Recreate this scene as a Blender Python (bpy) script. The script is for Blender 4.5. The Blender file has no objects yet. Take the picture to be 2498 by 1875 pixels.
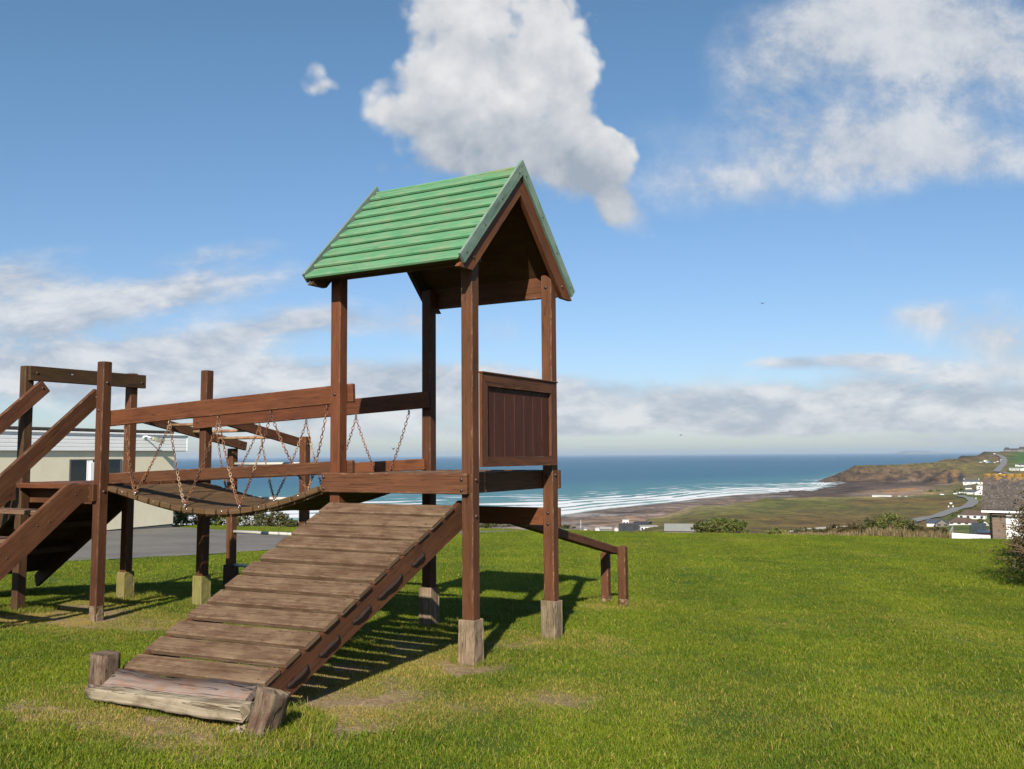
import bpy, bmesh, math, random
import numpy as np
from mathutils import Vector, Matrix
random.seed(7); RNG = np.random.default_rng(11)
sc = bpy.context.scene
COL = sc.collection
R = math.radians

# ------------------------------------------------------------------ camera
FPX, PW, PH = 2287.7, 2498.0, 1875.0
PITCH, ROLL, HC = 0.075762, 0.0073763, 1.5785
_f = Vector((0, math.cos(PITCH), math.sin(PITCH))); _u = Vector((0, -math.sin(PITCH), math.cos(PITCH))); _r = Vector((1, 0, 0))
_c, _s = math.cos(ROLL), math.sin(ROLL)
RT = _c * _r - _s * _u; UP = _c * _u + _s * _r; FW = _f
cam_d = bpy.data.cameras.new('camera'); cam = bpy.data.objects.new('camera', cam_d); COL.objects.link(cam)
cam_d.sensor_width = 36; cam_d.lens = 36 * FPX / PW; cam_d.clip_start = 0.05; cam_d.clip_end = 400000
m = Matrix((RT, UP, -FW)).transposed().to_4x4(); m.translation = Vector((0, 0, HC)); cam.matrix_world = m
sc.camera = cam

def ray(px, py):
    return RT * ((px - PW / 2) / FPX) + UP * ((PH / 2 - py) / FPX) + FW
def slope(px, py):
    d = ray(px, py); return d.x / d.y, d.z / d.y
def horizon_az(px):
    py = 1110.0
    for _ in range(4):
        d = ray(px, py); py += d.z / d.y * FPX
    return slope(px, py)[0]

# ------------------------------------------------------------------ local frame of the climbing frame
TH = 0.5205
U = Vector((math.cos(TH), -math.sin(TH), 0)); V = Vector((math.sin(TH), math.cos(TH), 0))
ORG = Vector((-1.42743, 7.70728, 0))
def loc_st(x, y):
    d = Vector((x, y, 0)) - ORG; return d.dot(U), d.dot(V)
def G(x, y):
    s = (x - ORG.x) * U.x + (y - ORG.y) * U.y; t = (x - ORG.x) * V.x + (y - ORG.y) * V.y
    return .045 - .035 * t + .008 * min(max(s, -6), 0)
def Gst(s, t):
    return .045 - .035 * t + .008 * min(max(s, -6), 0)

# ------------------------------------------------------------------ node helpers
class NT:
    def __init__(s, nt): s.nt = nt; s.n = nt.nodes; s.l = nt.links
    def node(s, t, **k):
        n = s.n.new(t)
        for a, b in k.items(): setattr(n, a, b)
        return n
    def put(s, sock, v):
        if v is None: return
        if isinstance(v, bpy.types.NodeSocket): s.l.new(v, sock)
        else:
            if hasattr(sock.default_value, '__len__') and not hasattr(v, '__len__'): v = [v] * len(sock.default_value)
            if hasattr(sock.default_value, '__len__') and len(sock.default_value) == 4 and len(v) == 3: v = tuple(v) + (1,)
            sock.default_value = v
    def math(s, op, a, b=None, c=None, clamp=False):
        n = s.node('ShaderNodeMath', operation=op, use_clamp=clamp)
        for i, v in enumerate((a, b, c)): s.put(n.inputs[i], v)
        return n.outputs[0]
    def add(s, a, b): return s.math('ADD', a, b)
    def mul(s, a, b): return s.math('MULTIPLY', a, b)
    def sub(s, a, b): return s.math('SUBTRACT', a, b)
    def step(s, v, a, b, lo=0., hi=1., smooth=True):
        n = s.node('ShaderNodeMapRange', interpolation_type='SMOOTHSTEP' if smooth else 'LINEAR')
        for i, x in enumerate((v, a, b, lo, hi)): s.put(n.inputs[i], x)
        return n.outputs[0]
    def vmul(s, v, k):
        n = s.node('ShaderNodeVectorMath', operation='MULTIPLY'); s.put(n.inputs[0], v); s.put(n.inputs[1], k); return n.outputs[0]
    def vadd(s, v, k):
        n = s.node('ShaderNodeVectorMath', operation='ADD'); s.put(n.inputs[0], v); s.put(n.inputs[1], k); return n.outputs[0]
    def noise(s, vec, scale, detail=4, rough=.55, dist=0., out=0):
        n = s.node('ShaderNodeTexNoise'); s.put(n.inputs['Vector'], vec); s.put(n.inputs['Scale'], scale)
        s.put(n.inputs['Detail'], detail); s.put(n.inputs['Roughness'], rough); s.put(n.inputs['Distortion'], dist)
        return n.outputs[out]
    def mix(s, f, a, b, mode='MIX'):
        n = s.node('ShaderNodeMix', data_type='RGBA', blend_type=mode); s.put(n.inputs[0], f); s.put(n.inputs[6], a); s.put(n.inputs[7], b)
        return n.outputs[2]
    def sep(s, v):
        n = s.node('ShaderNodeSeparateXYZ'); s.put(n.inputs[0], v); return n.outputs
    def comb(s, x, y, z):
        n = s.node('ShaderNodeCombineXYZ')
        for i, v in enumerate((x, y, z)): s.put(n.inputs[i], v)
        return n.outputs[0]
    def bump(s, h, st=.3, dist=.01):
        n = s.node('ShaderNodeBump'); s.put(n.inputs['Height'], h); s.put(n.inputs['Strength'], st); s.put(n.inputs['Distance'], dist); return n.outputs[0]

def material(name):
    mt = bpy.data.materials.new(name); mt.use_nodes = True
    t = NT(mt.node_tree); b = t.n['Principled BSDF']
    return mt, t, b

ALB = .56
def wood(name, dark, light, worn=(.42, .30, .20), wear=.5, rough=.62, lichen=None, lich=0., grain=1., crack=.6, paint=False, spec=.22, yellow=False):
    mt, t, b = material(name)
    dark, light, worn = [tuple(x * ALB for x in q) for q in (dark, light, worn)]
    if lichen: lichen = tuple(x * ALB for x in lichen)
    uv = t.node('ShaderNodeUVMap', uv_map='UVMap').outputs[0]
    u2 = t.sep(t.node('ShaderNodeUVMap', uv_map='face').outputs[0])
    g1 = t.noise(t.vmul(uv, (2.2, 48, 1)), 1, 6, .65, .4)
    g2 = t.noise(t.vmul(uv, (6, 210, 1)), 1, 4, .7)
    blot = t.noise(t.vmul(uv, (2.0, 4.5, 1)), 1, 5, .6, .6)
    fac = t.step(t.add(t.mul(g1, .55 * grain), t.add(t.mul(blot, .6), t.mul(g2, .2))), .42, .98)
    c = t.mix(fac, dark, light)
    # thin long dark checks in the timber
    ck = t.noise(t.vmul(uv, (.9, 26, 1)), 1, 3, .5, .8)
    ckm = t.mul(t.step(t.math('ABSOLUTE', t.sub(ck, .5)), 0, .017, 1, 0), crack)
    kn = t.node('ShaderNodeTexVoronoi'); t.put(kn.inputs['Vector'], t.vmul(uv, (1.1, 3.6, 1))); kn.inputs['Scale'].default_value = 1.0
    knm = t.mul(t.step(kn.outputs['Distance'], .05, .13, 1, 0), .65 * min(1, crack + .3))
    c = t.mix(knm, c, tuple(x * .45 for x in dark))
    c = t.mix(ckm, c, tuple(x * .25 for x in dark))
    # rubbed edges and scratches
    ed = t.math('ABSOLUTE', t.sub(u2[0], .5))
    wn = t.noise(t.vmul(uv, (9, 60, 1)), 1, 6, .75)
    edge = t.mul(t.step(ed, .40, .5), t.step(wn, .50, .66))
    sc_ = t.mul(t.step(t.noise(t.vmul(uv, (4.5, 90, 1)), 1, 7, .8, .3), .63, .72), .75)
    w = t.mul(t.math('MAXIMUM', edge, sc_), wear)
    c = t.mix(w, c, worn)
    if lichen:
        ln = t.noise(t.vmul(uv, (5, 9, 1)), 1, 6, .7)
        c = t.mix(t.mul(t.step(ln, .44, .62), lich), c, lichen)
    oi = t.node('ShaderNodeObjectInfo').outputs['Random']
    vr = t.step(oi, 0, 1, .80, 1.16, smooth=False); c = t.mix(1, c, t.comb(vr, t.mul(vr, t.step(t.math('FRACT', t.mul(oi, 7.7)), 0, 1, .95, 1.05, smooth=False)), vr), 'MULTIPLY')
    if yellow:
        oc = t.node('ShaderNodeTexCoord').outputs['Object']; o3 = t.sep(oc)
        yn = t.noise(oc, 5, 5, .7)
        ym = t.mul(t.step(t.add(t.mul(t.sub(o3[2], 3.78), 3.2), t.mul(yn, 1.0)), .82, 1.1), t.step(t.add(o3[0], t.mul(yn, .8)), 1.25, 1.5))
        c = t.mix(t.mul(ym, .85), c, (.22, .17, .015))
    t.put(b.inputs['Base Color'], c)
    t.put(b.inputs['Roughness'], t.step(g1, .2, .8, rough - .12, rough + .15))
    b.inputs['Specular IOR Level'].default_value = spec
    h = t.add(t.mul(g1, .5), t.sub(t.mul(g2, .35), t.mul(ckm, .8)))
    t.put(b.inputs['Normal'], t.bump(h, .55, .004))
    return mt

def plain(name, c, rough=.6, var=.15, scale=6, metal=0, c2=None, bump=0., detail=5, spec=.4, coords='Object'):
    mt, t, b = material(name)
    v = t.node('ShaderNodeTexCoord').outputs[coords]
    n = t.noise(v, scale, detail, .65)
    if c2 is None: c2 = tuple(x * (1 - 2 * var) for x in c)
    t.put(b.inputs['Base Color'], t.mix(t.step(n, .3, .7), c2, c))
    b.inputs['Roughness'].default_value = rough; b.inputs['Metallic'].default_value = metal; b.inputs['Specular IOR Level'].default_value = spec
    if bump: t.put(b.inputs['Normal'], t.bump(n, bump, .01))
    return mt

M = {}
M['stain'] = wood('stained_timber', (.108, .042, .019), (.228, .092, .041), worn=(.46, .30, .19), wear=.75)
M['stain_red'] = wood('red_stained_timber', (.150, .050, .020), (.275, .095, .038), worn=(.45, .30, .20), wear=.55)
M['stain_dark'] = wood('dark_stained_timber', (.072, .036, .018), (.145, .070, .033), worn=(.30, .20, .12), wear=.4, lichen=(.16, .14, .03), lich=.14)
M['panel_red'] = wood('panel_boards', (.085, .028, .018), (.145, .048, .030), worn=(.2, .08, .05), wear=.25)
M['slat'] = wood('weathered_slats', (.165, .088, .052), (.400, .265, .168), worn=(.50, .40, .30), wear=.55, rough=.8, lichen=(.125, .056, .034), lich=.5, spec=.1)
M['bare'] = wood('bare_grey_wood', (.185, .130, .080), (.440, .335, .220), worn=(.62, .53, .41), wear=.7, rough=.85, lichen=(.16, .125, .06), lich=.65, grain=1.5, crack=1, spec=.1)
M['lichen_wood'] = wood('lichen_covered_wood', (.240, .200, .080), (.420, .350, .160), worn=(.52, .46, .28), wear=.4, rough=.85, lichen=(.28, .26, .06), lich=.7, spec=.1)
M['rotten'] = wood('rotten_board', (.060, .036, .025), (.360, .285, .235), worn=(.52, .22, .06), wear=.8, rough=.85, lichen=(.36, .140, .035), lich=.35, grain=1.7, crack=1, spec=.08)
M['stump'] = wood('old_stump', (.130, .085, .055), (.300, .220, .155), worn=(.68, .60, .50), wear=.8, rough=.85, lichen=(.110, .060, .040), lich=.85, grain=1.5, crack=1, spec=.08)
M['log'] = wood('bleached_log', (.300, .225, .150), (.640, .520, .390), worn=(.75, .66, .55), wear=.6, rough=.85, lichen=(.20, .12, .075), lich=.5, grain=1.3, crack=1, spec=.1)
M['plank'] = wood('bridge_planks', (.110, .055, .028), (.240, .138, .070), worn=(.30, .21, .12), wear=.5, rough=.75, lichen=(.15, .115, .03), lich=.25, spec=.15)
M['green'] = wood('green_painted_slats', (.105, .320, .150), (.190, .450, .235), worn=(.40, .36, .26), wear=.85, rough=.65, lichen=(.29, .37, .22), lich=.6, grain=.9, crack=.5, spec=.12, yellow=True)
M['barge'] = wood('faded_green_boards', (.230, .330, .270), (.400, .500, .400), worn=(.55, .58, .46), wear=.6, rough=.75, lichen=(.15, .27, .24), lich=.5, spec=.12)
M['bolt'] = plain('bolt_heads', (.10, .06, .045), .5, .2, 90, .6)
M['rope'] = plain('old_rope', (.040, .022, .017), .95, .3, 160, bump=1.)
M['hole'] = plain('dark_hollow', (.02, .014, .01), .95, .2, 20)
M['steel'] = plain('galvanised_ring', (.62, .60, .57), .28, .2, 60, .9)
def chain_mat():
    mt, t, b = material('rusty_chain')
    v = t.node('ShaderNodeTexCoord').outputs['Object']
    n = t.noise(v, 7, 3, .6); n2 = t.noise(v, 90, 4, .7)
    c = t.mix(t.step(n, .4, .62), (.11, .052, .035), (.27, .115, .05))
    c = t.mix(t.step(t.noise(v, 3.3, 2, .5), .52, .64), c, (.42, .30, .20))
    c = t.mix(t.step(n2, .5, .68), c, (.09, .035, .025))
    t.put(b.inputs['Base Color'], c); b.inputs['Roughness'].default_value = .75; b.inputs['Metallic'].default_value = .15
    return mt
M['chain'] = chain_mat()
def pipe_mat():
    mt, t, b = material('chipped_white_pipe')
    v = t.node('ShaderNodeTexCoord').outputs['Object']
    n = t.noise(v, 6, 5, .7)
    c = t.mix(t.step(n, .60, .68), (.42, .41, .36), (.21, .10, .05))
    t.put(b.inputs['Base Color'], c); b.inputs['Roughness'].default_value = .5
    return mt
M['pipe'] = pipe_mat()
M['pipe_rust'] = plain('rusty_pipe', (.20, .075, .045), .55, .2, 9, c2=(.34, .24, .12))

# ------------------------------------------------------------------ mesh builder
class MB:
    def __init__(s): s.v = []; s.f = []; s.uv = []; s.u2 = []; s.mi = []; s.sm = []
    def face(s, idx, uv=None, u2=None, mat=0, smooth=False):
        s.f.append(idx); n = len(idx)
        s.uv.append(uv or [(s.v[i][0] + s.v[i][2] * .3, s.v[i][1] + s.v[i][2]) for i in idx])
        s.u2.append(u2 or [(.5, 0)] * n); s.mi.append(mat); s.sm.append(smooth)
    def beam(s, a, b, w, h, up=(0, 0, 1), ch=.005, mat=0, w2=None, h2=None, twist=0, jit=0.):
        """chamfered timber from a to b; w across, h along up"""
        a = Vector(a); b = Vector(b); x = (b - a); L = x.length; x.normalize()
        up = Vector(up); y = up.cross(x)
        if y.length < 1e-5: y = Vector((1, 0, 0)).cross(x)
        y.normalize(); z = x.cross(y)
        w2 = w2 or w; h2 = h2 or h
        off = random.random() * 40; offv = random.random() * 40
        stn = [0, ch, L - ch, L] if jit == 0 else [0, ch] + [L * k / 8 for k in range(1, 8)] + [L - ch, L]
        rings = []
        for k, d in enumerate(stn):
            q = d / L; ww = (w + (w2 - w) * q) / 2; hh = (h + (h2 - h) * q) / 2
            ins = ch if k in (0, len(stn) - 1) else 0
            ww -= ins; hh -= ins; c = ch if not ins else ch * .6
            pts = [(-ww + c, -hh), (ww - c, -hh), (ww, -hh + c), (ww, hh - c), (ww - c, hh), (-ww + c, hh), (-ww, hh - c), (-ww, -hh + c)]
            ring = []
            for (py, pz) in pts:
                p = a + x * d + y * py + z * pz
                if jit: p += Vector((random.uniform(-jit, jit), random.uniform(-jit, jit), random.uniform(-jit, jit)))
                ring.append(len(s.v)); s.v.append(p[:])
            rings.append(ring)
        per = [0]
        for k in range(8): per.append(per[-1] + (w if k in (0, 4) else h if k in (2, 6) else ch * 1.4))
        for r in range(len(stn) - 1):
            for k in range(8):
                k2 = (k + 1) % 8
                fr = (0, 1) if k in (0, 2, 4, 6) else (0, 0)
                s.face([rings[r][k], rings[r][k2], rings[r + 1][k2], rings[r + 1][k]],
                       [(stn[r] + off, per[k] + offv), (stn[r] + off, per[k + 1] + offv), (stn[r + 1] + off, per[k + 1] + offv), (stn[r + 1] + off, per[k] + offv)],
                       [(fr[0], 0), (fr[1], 0), (fr[1], 0), (fr[0], 0)], mat)
        for ring, rev in ((rings[0], True), (rings[-1], False)):
            idx = ring[::-1] if rev else ring
            q = [(Vector(s.v[i]) - a) for i in idx]
            s.face(idx, [(off + p.dot(y) * .3, offv + p.dot(z)) for p in q], None, mat)
    def box(s, x0, x1, y0, y1, z0, z1, mat=0, ch=.005):
        d = [x1 - x0, y1 - y0, z1 - z0]; cx, cy, cz = (x0 + x1) / 2, (y0 + y1) / 2, (z0 + z1) / 2
        k = d.index(max(d))
        if k == 0: s.beam((x0, cy, cz), (x1, cy, cz), d[1], d[2], (0, 0, 1), ch, mat)
        elif k == 1: s.beam((cx, y0, cz), (cx, y1, cz), d[0], d[2], (0, 0, 1), ch, mat)
        else: s.beam((cx, cy, z0), (cx, cy, z1), d[0], d[1], (0, 1, 0), ch, mat)
    def prism(s, poly, axis, c0, c1, mat=0):
        """poly of (a,b) extruded along axis 0/1/2 between c0 and c1"""
        def P(a, b, c): return ((c, a, b), (a, c, b), (a, b, c))[axis]
        n = len(poly); i0 = len(s.v)
        s.v += [P(a, b, c0) for a, b in poly] + [P(a, b, c1) for a, b in poly]
        off = random.random() * 30
        ex, ey = poly[1][0] - poly[0][0], poly[1][1] - poly[0][1]
        # u axis along longest edge
        best = max(range(n), key=lambda i: math.hypot(poly[(i + 1) % n][0] - poly[i][0], poly[(i + 1) % n][1] - poly[i][1]))
        ex, ey = poly[(best + 1) % n][0] - poly[best][0], poly[(best + 1) % n][1] - poly[best][1]
        l = math.hypot(ex, ey); ex /= l; ey /= l
        def q(a, b): return (a * ex + b * ey + off, -a * ey + b * ex + off)
        vs = [q(a, b)[1] for a, b in poly]; lo, hi = min(vs), max(vs)
        fr = lambda a, b: ((q(a, b)[1] - lo) / (hi - lo + 1e-9), 0)
        s.face([i0 + i for i in range(n)], [q(*p) for p in poly], [fr(*p) for p in poly], mat)
        s.face([i0 + n + i for i in range(n)][::-1], [q(*p) for p in poly][::-1], [fr(*p) for p in poly][::-1], mat)
        for i in range(n):
            j = (i + 1) % n; ua = q(*poly[i])[0]; ub = q(*poly[j])[0]
            if abs(ua - ub) < .3 * math.hypot(poly[j][0] - poly[i][0], poly[j][1] - poly[i][1]): ub = ua + q(*poly[j])[1] - q(*poly[i])[1]
            s.face([i0 + i, i0 + n + i, i0 + n + j, i0 + j], [(ua, off), (ua, off + c1 - c0), (ub, off + c1 - c0), (ub, off)],
                   [(0, 0), (1, 0), (1, 0), (0, 0)], mat)
    def tube(s, pts, r, n=8, mat=0, closed=False, caps=True):
        pts = [Vector(p) for p in pts]; N = len(pts); rings = []; prev = None
        for i, p in enumerate(pts):
            if closed: d = pts[(i + 1) % N] - pts[i - 1]
            else: d = pts[min(i + 1, N - 1)] - pts[max(i - 1, 0)]
            d.normalize()
            ref = prev if prev is not None else (Vector((0, 0, 1)) if abs(d.z) < .9 else Vector((1, 0, 0)))
            y = ref - d * ref.dot(d)
            if y.length < 1e-6: y = d.orthogonal()
            y.normalize(); z = d.cross(y); prev = y
            rr = r(i / (N - 1)) if callable(r) else r
            ring = []
            for k in range(n):
                a = 2 * math.pi * k / n; ring.append(len(s.v)); s.v.append((p + (y * math.cos(a) + z * math.sin(a)) * rr)[:])
            rings.append(ring)
        for i in range(N if closed else N - 1):
            A, B = rings[i], rings[(i + 1) % N]
            for k in range(n):
                k2 = (k + 1) % n; s.face([A[k], A[k2], B[k2], B[k]], None, None, mat, True)
        if not closed and caps:
            s.face(rings[0][::-1], None, None, mat); s.face(rings[-1], None, None, mat)
    def bolt(s, p, nrm, r=.013, h=.008, mat=1):
        nrm = Vector(nrm).normalized(); p = Vector(p); y = nrm.orthogonal().normalized(); z = nrm.cross(y)
        i0 = len(s.v); K = 8
        for q, hh in ((1, 0), (.8, h * .7), (.35, h)):
            for k in range(K):
                a = 2 * math.pi * k / K; s.v.append((p + nrm * hh + (y * math.cos(a) + z * math.sin(a)) * r * q)[:])
        for rI in range(2):
            for k in range(K):
                k2 = (k + 1) % K; s.face([i0 + rI * K + k, i0 + rI * K + k2, i0 + (rI + 1) * K + k2, i0 + (rI + 1) * K + k], None, None, mat, True)
        s.face([i0 + 2 * K + k for k in range(K)], None, None, mat, True)
    def quad(s, a, b, c, d, mat=0):
        i = len(s.v); s.v += [tuple(a), tuple(b), tuple(c), tuple(d)]; s.face([i, i + 1, i + 2, i + 3], None, None, mat)
    def build(s, name, mats, parent=None, loc=None):
        me = bpy.data.meshes.new(name); me.from_pydata(s.v, [], s.f)
        if not isinstance(mats, (list, tuple)): mats = [mats]
        for mt in mats: me.materials.append(mt)
        me.polygons.foreach_set('material_index', [min(i, len(mats) - 1) for i in s.mi])
        me.polygons.foreach_set('use_smooth', s.sm)
        l1 = me.uv_layers.new(name='UVMap'); l2 = me.uv_layers.new(name='face')
        l1.data.foreach_set('uv', [c for f in s.uv for p in f for c in p]); l2.data.foreach_set('uv', [c for f in s.u2 for p in f for c in p])
        me.validate(); me.update()
        o = bpy.data.objects.new(name, me); COL.objects.link(o)
        if parent is not None: o.parent = parent
        if loc is not None: o.location = loc
        return o

def tag(o, label, cat, group=None):
    o['label'] = label; o['category'] = cat
    if group: o['group'] = group
    return o
def empty(name, loc, rz=0.):
    o = bpy.data.objects.new(name, None); COL.objects.link(o); o.location = loc; o.rotation_euler = (0, 0, rz); o.empty_display_size = .2
    return o
def structure(o): o['kind'] = 'structure'; return o
def stuff(o): o['kind'] = 'stuff'; return o

# ================================================================== CLIMBING FRAME
DU, DV, LB, WB = 1.2803, 1.2946, 3.0017, 1.2492
PW2 = .05
frame = empty('climbing_frame', ORG, -TH)
tag(frame, 'brown timber playground climbing frame with green roofed tower, ramp and chain bridge', 'climbing frame')
LEAN = .0125
BM = [M['stain'], M['bolt']]

def post(s, t, ztop, base_top=None, lean=0., mat='stain', basemat='bare', bolts=(), p=.1, flare=.142, bases=True):
    z0 = Gst(s, t) - .08
    b = MB(); b.beam((s + lean * z0, t, z0), (s + lean * ztop, t, ztop), p, p, (0, 1, 0), .007)
    for (zz, face) in bolts:
        if face == 'f': b.bolt((s + lean * zz, t - p / 2, zz), (0, -1, 0), .016, .012)
        else: b.bolt((s + lean * zz + p / 2, t, zz), (1, 0, 0), .016, .012)
    o = b.build('post', [M[mat], M['bolt']], frame)
    if base_top:
        k = MB(); w = flare / 2; th = (flare - p) / 2
        g = Gst(s, t) - .06
        for (cx, cy, wx, wy) in ((0, -(p / 2 + th / 2), flare, th), (0, p / 2 + th / 2, flare, th), (-(p / 2 + th / 2), 0, th, p), (p / 2 + th / 2, 0, th, p)):
            zt = base_top + random.uniform(-.006, .008)
            k.beam((s + cx, t + cy, g), (s + cx * .97, t + cy * .97, zt), wx - .003, wy - .001, (0, 1, 0), .004, jit=.0025)
        k.build('post_base', M[basemat], o)
    return o

post(0, 0, 3.15, mat='stain_red', bolts=((2.09, 'f'),))
post(DU, 0, 3.15, .37, bolts=((1.40, 'r'), (1.13, 'r')))
post(DU, DV, 3.16, .335, bolts=((1.40, 'f'), (1.085, 'f'), (.99, 'f'), (3.05, 'f'), (1.41, 'r')))
post(0, DV, 3.15, .37, mat='stain')
post(-LB, 0, 2.53, None, LEAN, bolts=((2.32, 'r'), (2.05, 'f'), (1.26, 'r')))
post(-LB, DV, 2.54, .30, LEAN, basemat='lichen_wood')
post(-LB - WB, 0, 2.555, None, LEAN, mat='stain_dark')
post(-LB - WB, DV, 2.57, .275, LEAN, basemat='lichen_wood')

# worn splintered foot of the near bridge post
b = MB(); g = Gst(-LB, 0)
b.beam((-LB, 0, g - .05), (-LB + .002, 0, g + .16), .112, .112, (0, 1, 0), .02, jit=.004, w2=.1035, h2=.1035)
b.build('worn_post_foot', M['bare'], frame)

# ---- tower deck
b = MB()
n = 9; y0, y1 = -.047, DV + .047
for i in range(n):
    a = y0 + (y1 - y0) * i / n; c = y0 + (y1 - y0) * (i + 1) / n - .006
    x0, x1 = -.048, 1.1845
    if i in (0, n - 1): x0, x1 = .053, 1.1845
    b.box(x0, x1, a, c, 1.409, 1.445 + random.uniform(-.002, .002), ch=.004)
b.build('deck', M['slat'], frame)
b = MB(); b.box(-.10, 1.305, -.095, -.0515, 1.294, 1.4515, ch=.006)
for (x, z) in ((-.072, 1.418), (-.072, 1.325), (1.262, 1.405), (1.262, 1.325)): b.bolt((x, -.095, z), (0, -1, 0), .016, .012)
b.build('deck_beam', BM, frame)
b = MB(); b.box(1.186, 1.2285, -.049, 1.30, 1.293, 1.4505); b.build('deck_beam', BM, frame)
b = MB(); b.box(.0515, .095, -.049, 1.30, 1.290, 1.405); b.build('deck_beam', BM, frame)
b = MB(); b.box(-.10, 1.338, 1.3465, 1.39, 1.291, 1.452); b.build('deck_beam', BM, frame)
b = MB(); b.box(-.10, 1.335, 1.3465, 1.39, .966, 1.122); b.build('cross_beam', [M['stain_red'], M['bolt']], frame)

# ---- boarded side panel between the two right hand posts
b = MB(); s0, s1 = 1.3315, 1.3565
oz0, oz1, iz0, iz1 = 1.495, 2.205, 1.571, 2.112; ot0, ot1, it0, it1 = .047, 1.285, .130, 1.180
b.prism([(ot0, oz1), (ot1, oz1), (it1, iz1), (it0, iz1)], 0, s0, s1 + .001)
b.prism([(ot0, oz0), (it0, iz0), (it1, iz0), (ot1, oz0)], 0, s0, s1)
b.prism([(ot0, oz0 + .003), (ot0, oz1 - .003), (it0, iz1 - .003), (it0, iz0 + .003)], 0, s0, s1 - .001)
b.prism([(ot1, oz0 + .003), (it1, iz0 + .003), (it1, iz1 - .003), (ot1, oz1 - .003)], 0, s0, s1 - .001)
b.box(s0 - .01, s1 + .012, ot0 - .004, ot1 + .004, oz1 + .001, oz1 + .014, ch=.003)
o = b.build('side_panel', M['stain'], frame)
b = MB(); nb = 7
for i in range(nb):
    a = it0 - .02 + (it1 - it0 + .04) * i / nb; c = it0 - .02 + (it1 - it0 + .04) * (i + 1) / nb
    b.beam((s0 - .008, (a + c) / 2, iz0 - .02), (s0 - .008, (a + c) / 2, iz1 + .02), .018, c - a - .004, (0, 1, 0), .004)
pb = b.build('panel_boards', M['panel_red'], o); pb['label'] = 'dark red vertical tongued boards'
b = MB(); b.box(s0 - .022, s0 - .0185, it0 - .03, it1 + .03, iz0 - .03, iz1 + .03, ch=.001)
b.build('panel_backing', M['stain_red'], o)

# ---- roof
HR, RC = 4.0, DV / 2
def roof_pt(q, sgn):   # q distance down the slope (horizontal) from the ridge
    return RC + sgn * q, HR - q * 1.008
b = MB(); n = 9; qs = [.015 + (.945 - .015) * i / n for i in range(n + 1)]
X0, X1 = -.116, 1.3715
for sgn in (-1, 1):
    for i in range(n):
        t1, z1 = roof_pt(qs[i] - .008, sgn); t2, z2 = roof_pt(qs[i + 1] + .006, sgn)
        nrm = Vector((0, sgn * .709, .705))
        lift0, lift1 = -.040, .000     # each board laps over the one below
        P1 = Vector((0, t1, z1)) + nrm * lift0; P2 = Vector((0, t2, z2)) + nrm * lift1
        mid = (P1 + P2) / 2; d = (P2 - P1); ln = d.length; d.normalize()
        up = d.cross(Vector((1, 0, 0))) * (1 if sgn > 0 else -1)
        if up.z < 0: up = -up
        cen = mid - up * .017
        e = random.uniform(-.004, .004)
        b.beam((X0 + e, cen.y, cen.z), (X1 + e - .006, cen.y, cen.z), ln, .034, up, .010)
roof = b.build('roof', M['green'], frame); roof['label'] = 'steep gable roof of lapped green painted slats'
# plywood soffit under the boards
b = MB()
for sgn in (-1, 1):
    (ta, za), (tb, zb) = roof_pt(.03, sgn), roof_pt(.93, sgn)
    b.beam((.63, (ta + tb) / 2, (za + zb) / 2 - .075), (.63, (ta + tb) / 2 + sgn * .001, (za + zb) / 2 - .0755), .01, .01) if False else None
    nrm = Vector((0, sgn * .709, .705))
    d = Vector((0, tb - ta, zb - za)); ln = d.length
    c = Vector((0, (ta + tb) / 2, (za + zb) / 2)) - nrm * .088
    b.beam((X0 + .004, c.y, c.z), (X1 - .004, c.y, c.z), ln * .99, .012, nrm, .002)
b.build('roof_lining', M['stain_dark'], roof)
# barge boards at both gable ends
def slope_beam(bb, s_in, s_out, q0, q1, top, depth, sgn, cutz=True):
    """board in the plane of the gable following the slope, top edge `top` below the slope line"""
    (t1, z1), (t2, z2) = roof_pt(q0, sgn), roof_pt(q1, sgn)
    k = depth * 1.42
    tv = top * 1.42
    poly = [(t1, z1 - tv), (t2, z2 - tv), (t2 - sgn * depth * .68, z2 - tv - depth * .68), (t1, z1 - tv - k)]
    bb.prism(poly if sgn < 0 else poly[::-1], 0, s_in, s_out)
for (sa, sb) in ((1.3725, 1.3945), (-.1385, -.1165)):
    for sgn in (-1, 1):
        b = MB(); slope_beam(b, sa, sb, 0, .950, -.010, .088, sgn)
        out = (1, 0, 0) if sa > 0 else (-1, 0, 0); xx = sb if sa > 0 else sa
        for q in (.08, .36, .62, .88):
            tt, zz = roof_pt(q, sgn); b.bolt((xx, tt - sgn * .02, zz - .035), out, .009, .004)
        b.build('barge_board', [M['barge'], M['bolt']], roof)
for (sa, sb) in ((1.3315, 1.3705), (-.095, -.0515)):
    for sgn in (-1, 1):
        b = MB(); zc = 2.968; zo, zi = HR - .092, HR - .278
        poly = [(RC, zo), (RC + sgn * (zo - zc) / 1.008, zc), (RC + sgn * (zi - zc) / 1.008, zc), (RC, zi)]
        b.prism(poly if sgn < 0 else poly[::-1], 0, sa, sb)
        q = .80; tt, zz = roof_pt(q, sgn)
        if sa > 0: b.bolt((sb, tt - sgn * .06, zz - .125), (1, 0, 0), .014, .012)
        b.build('rafter', [M['stain_red' if sa > 0 else 'stain_dark'], M['bolt']], roof)
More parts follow.
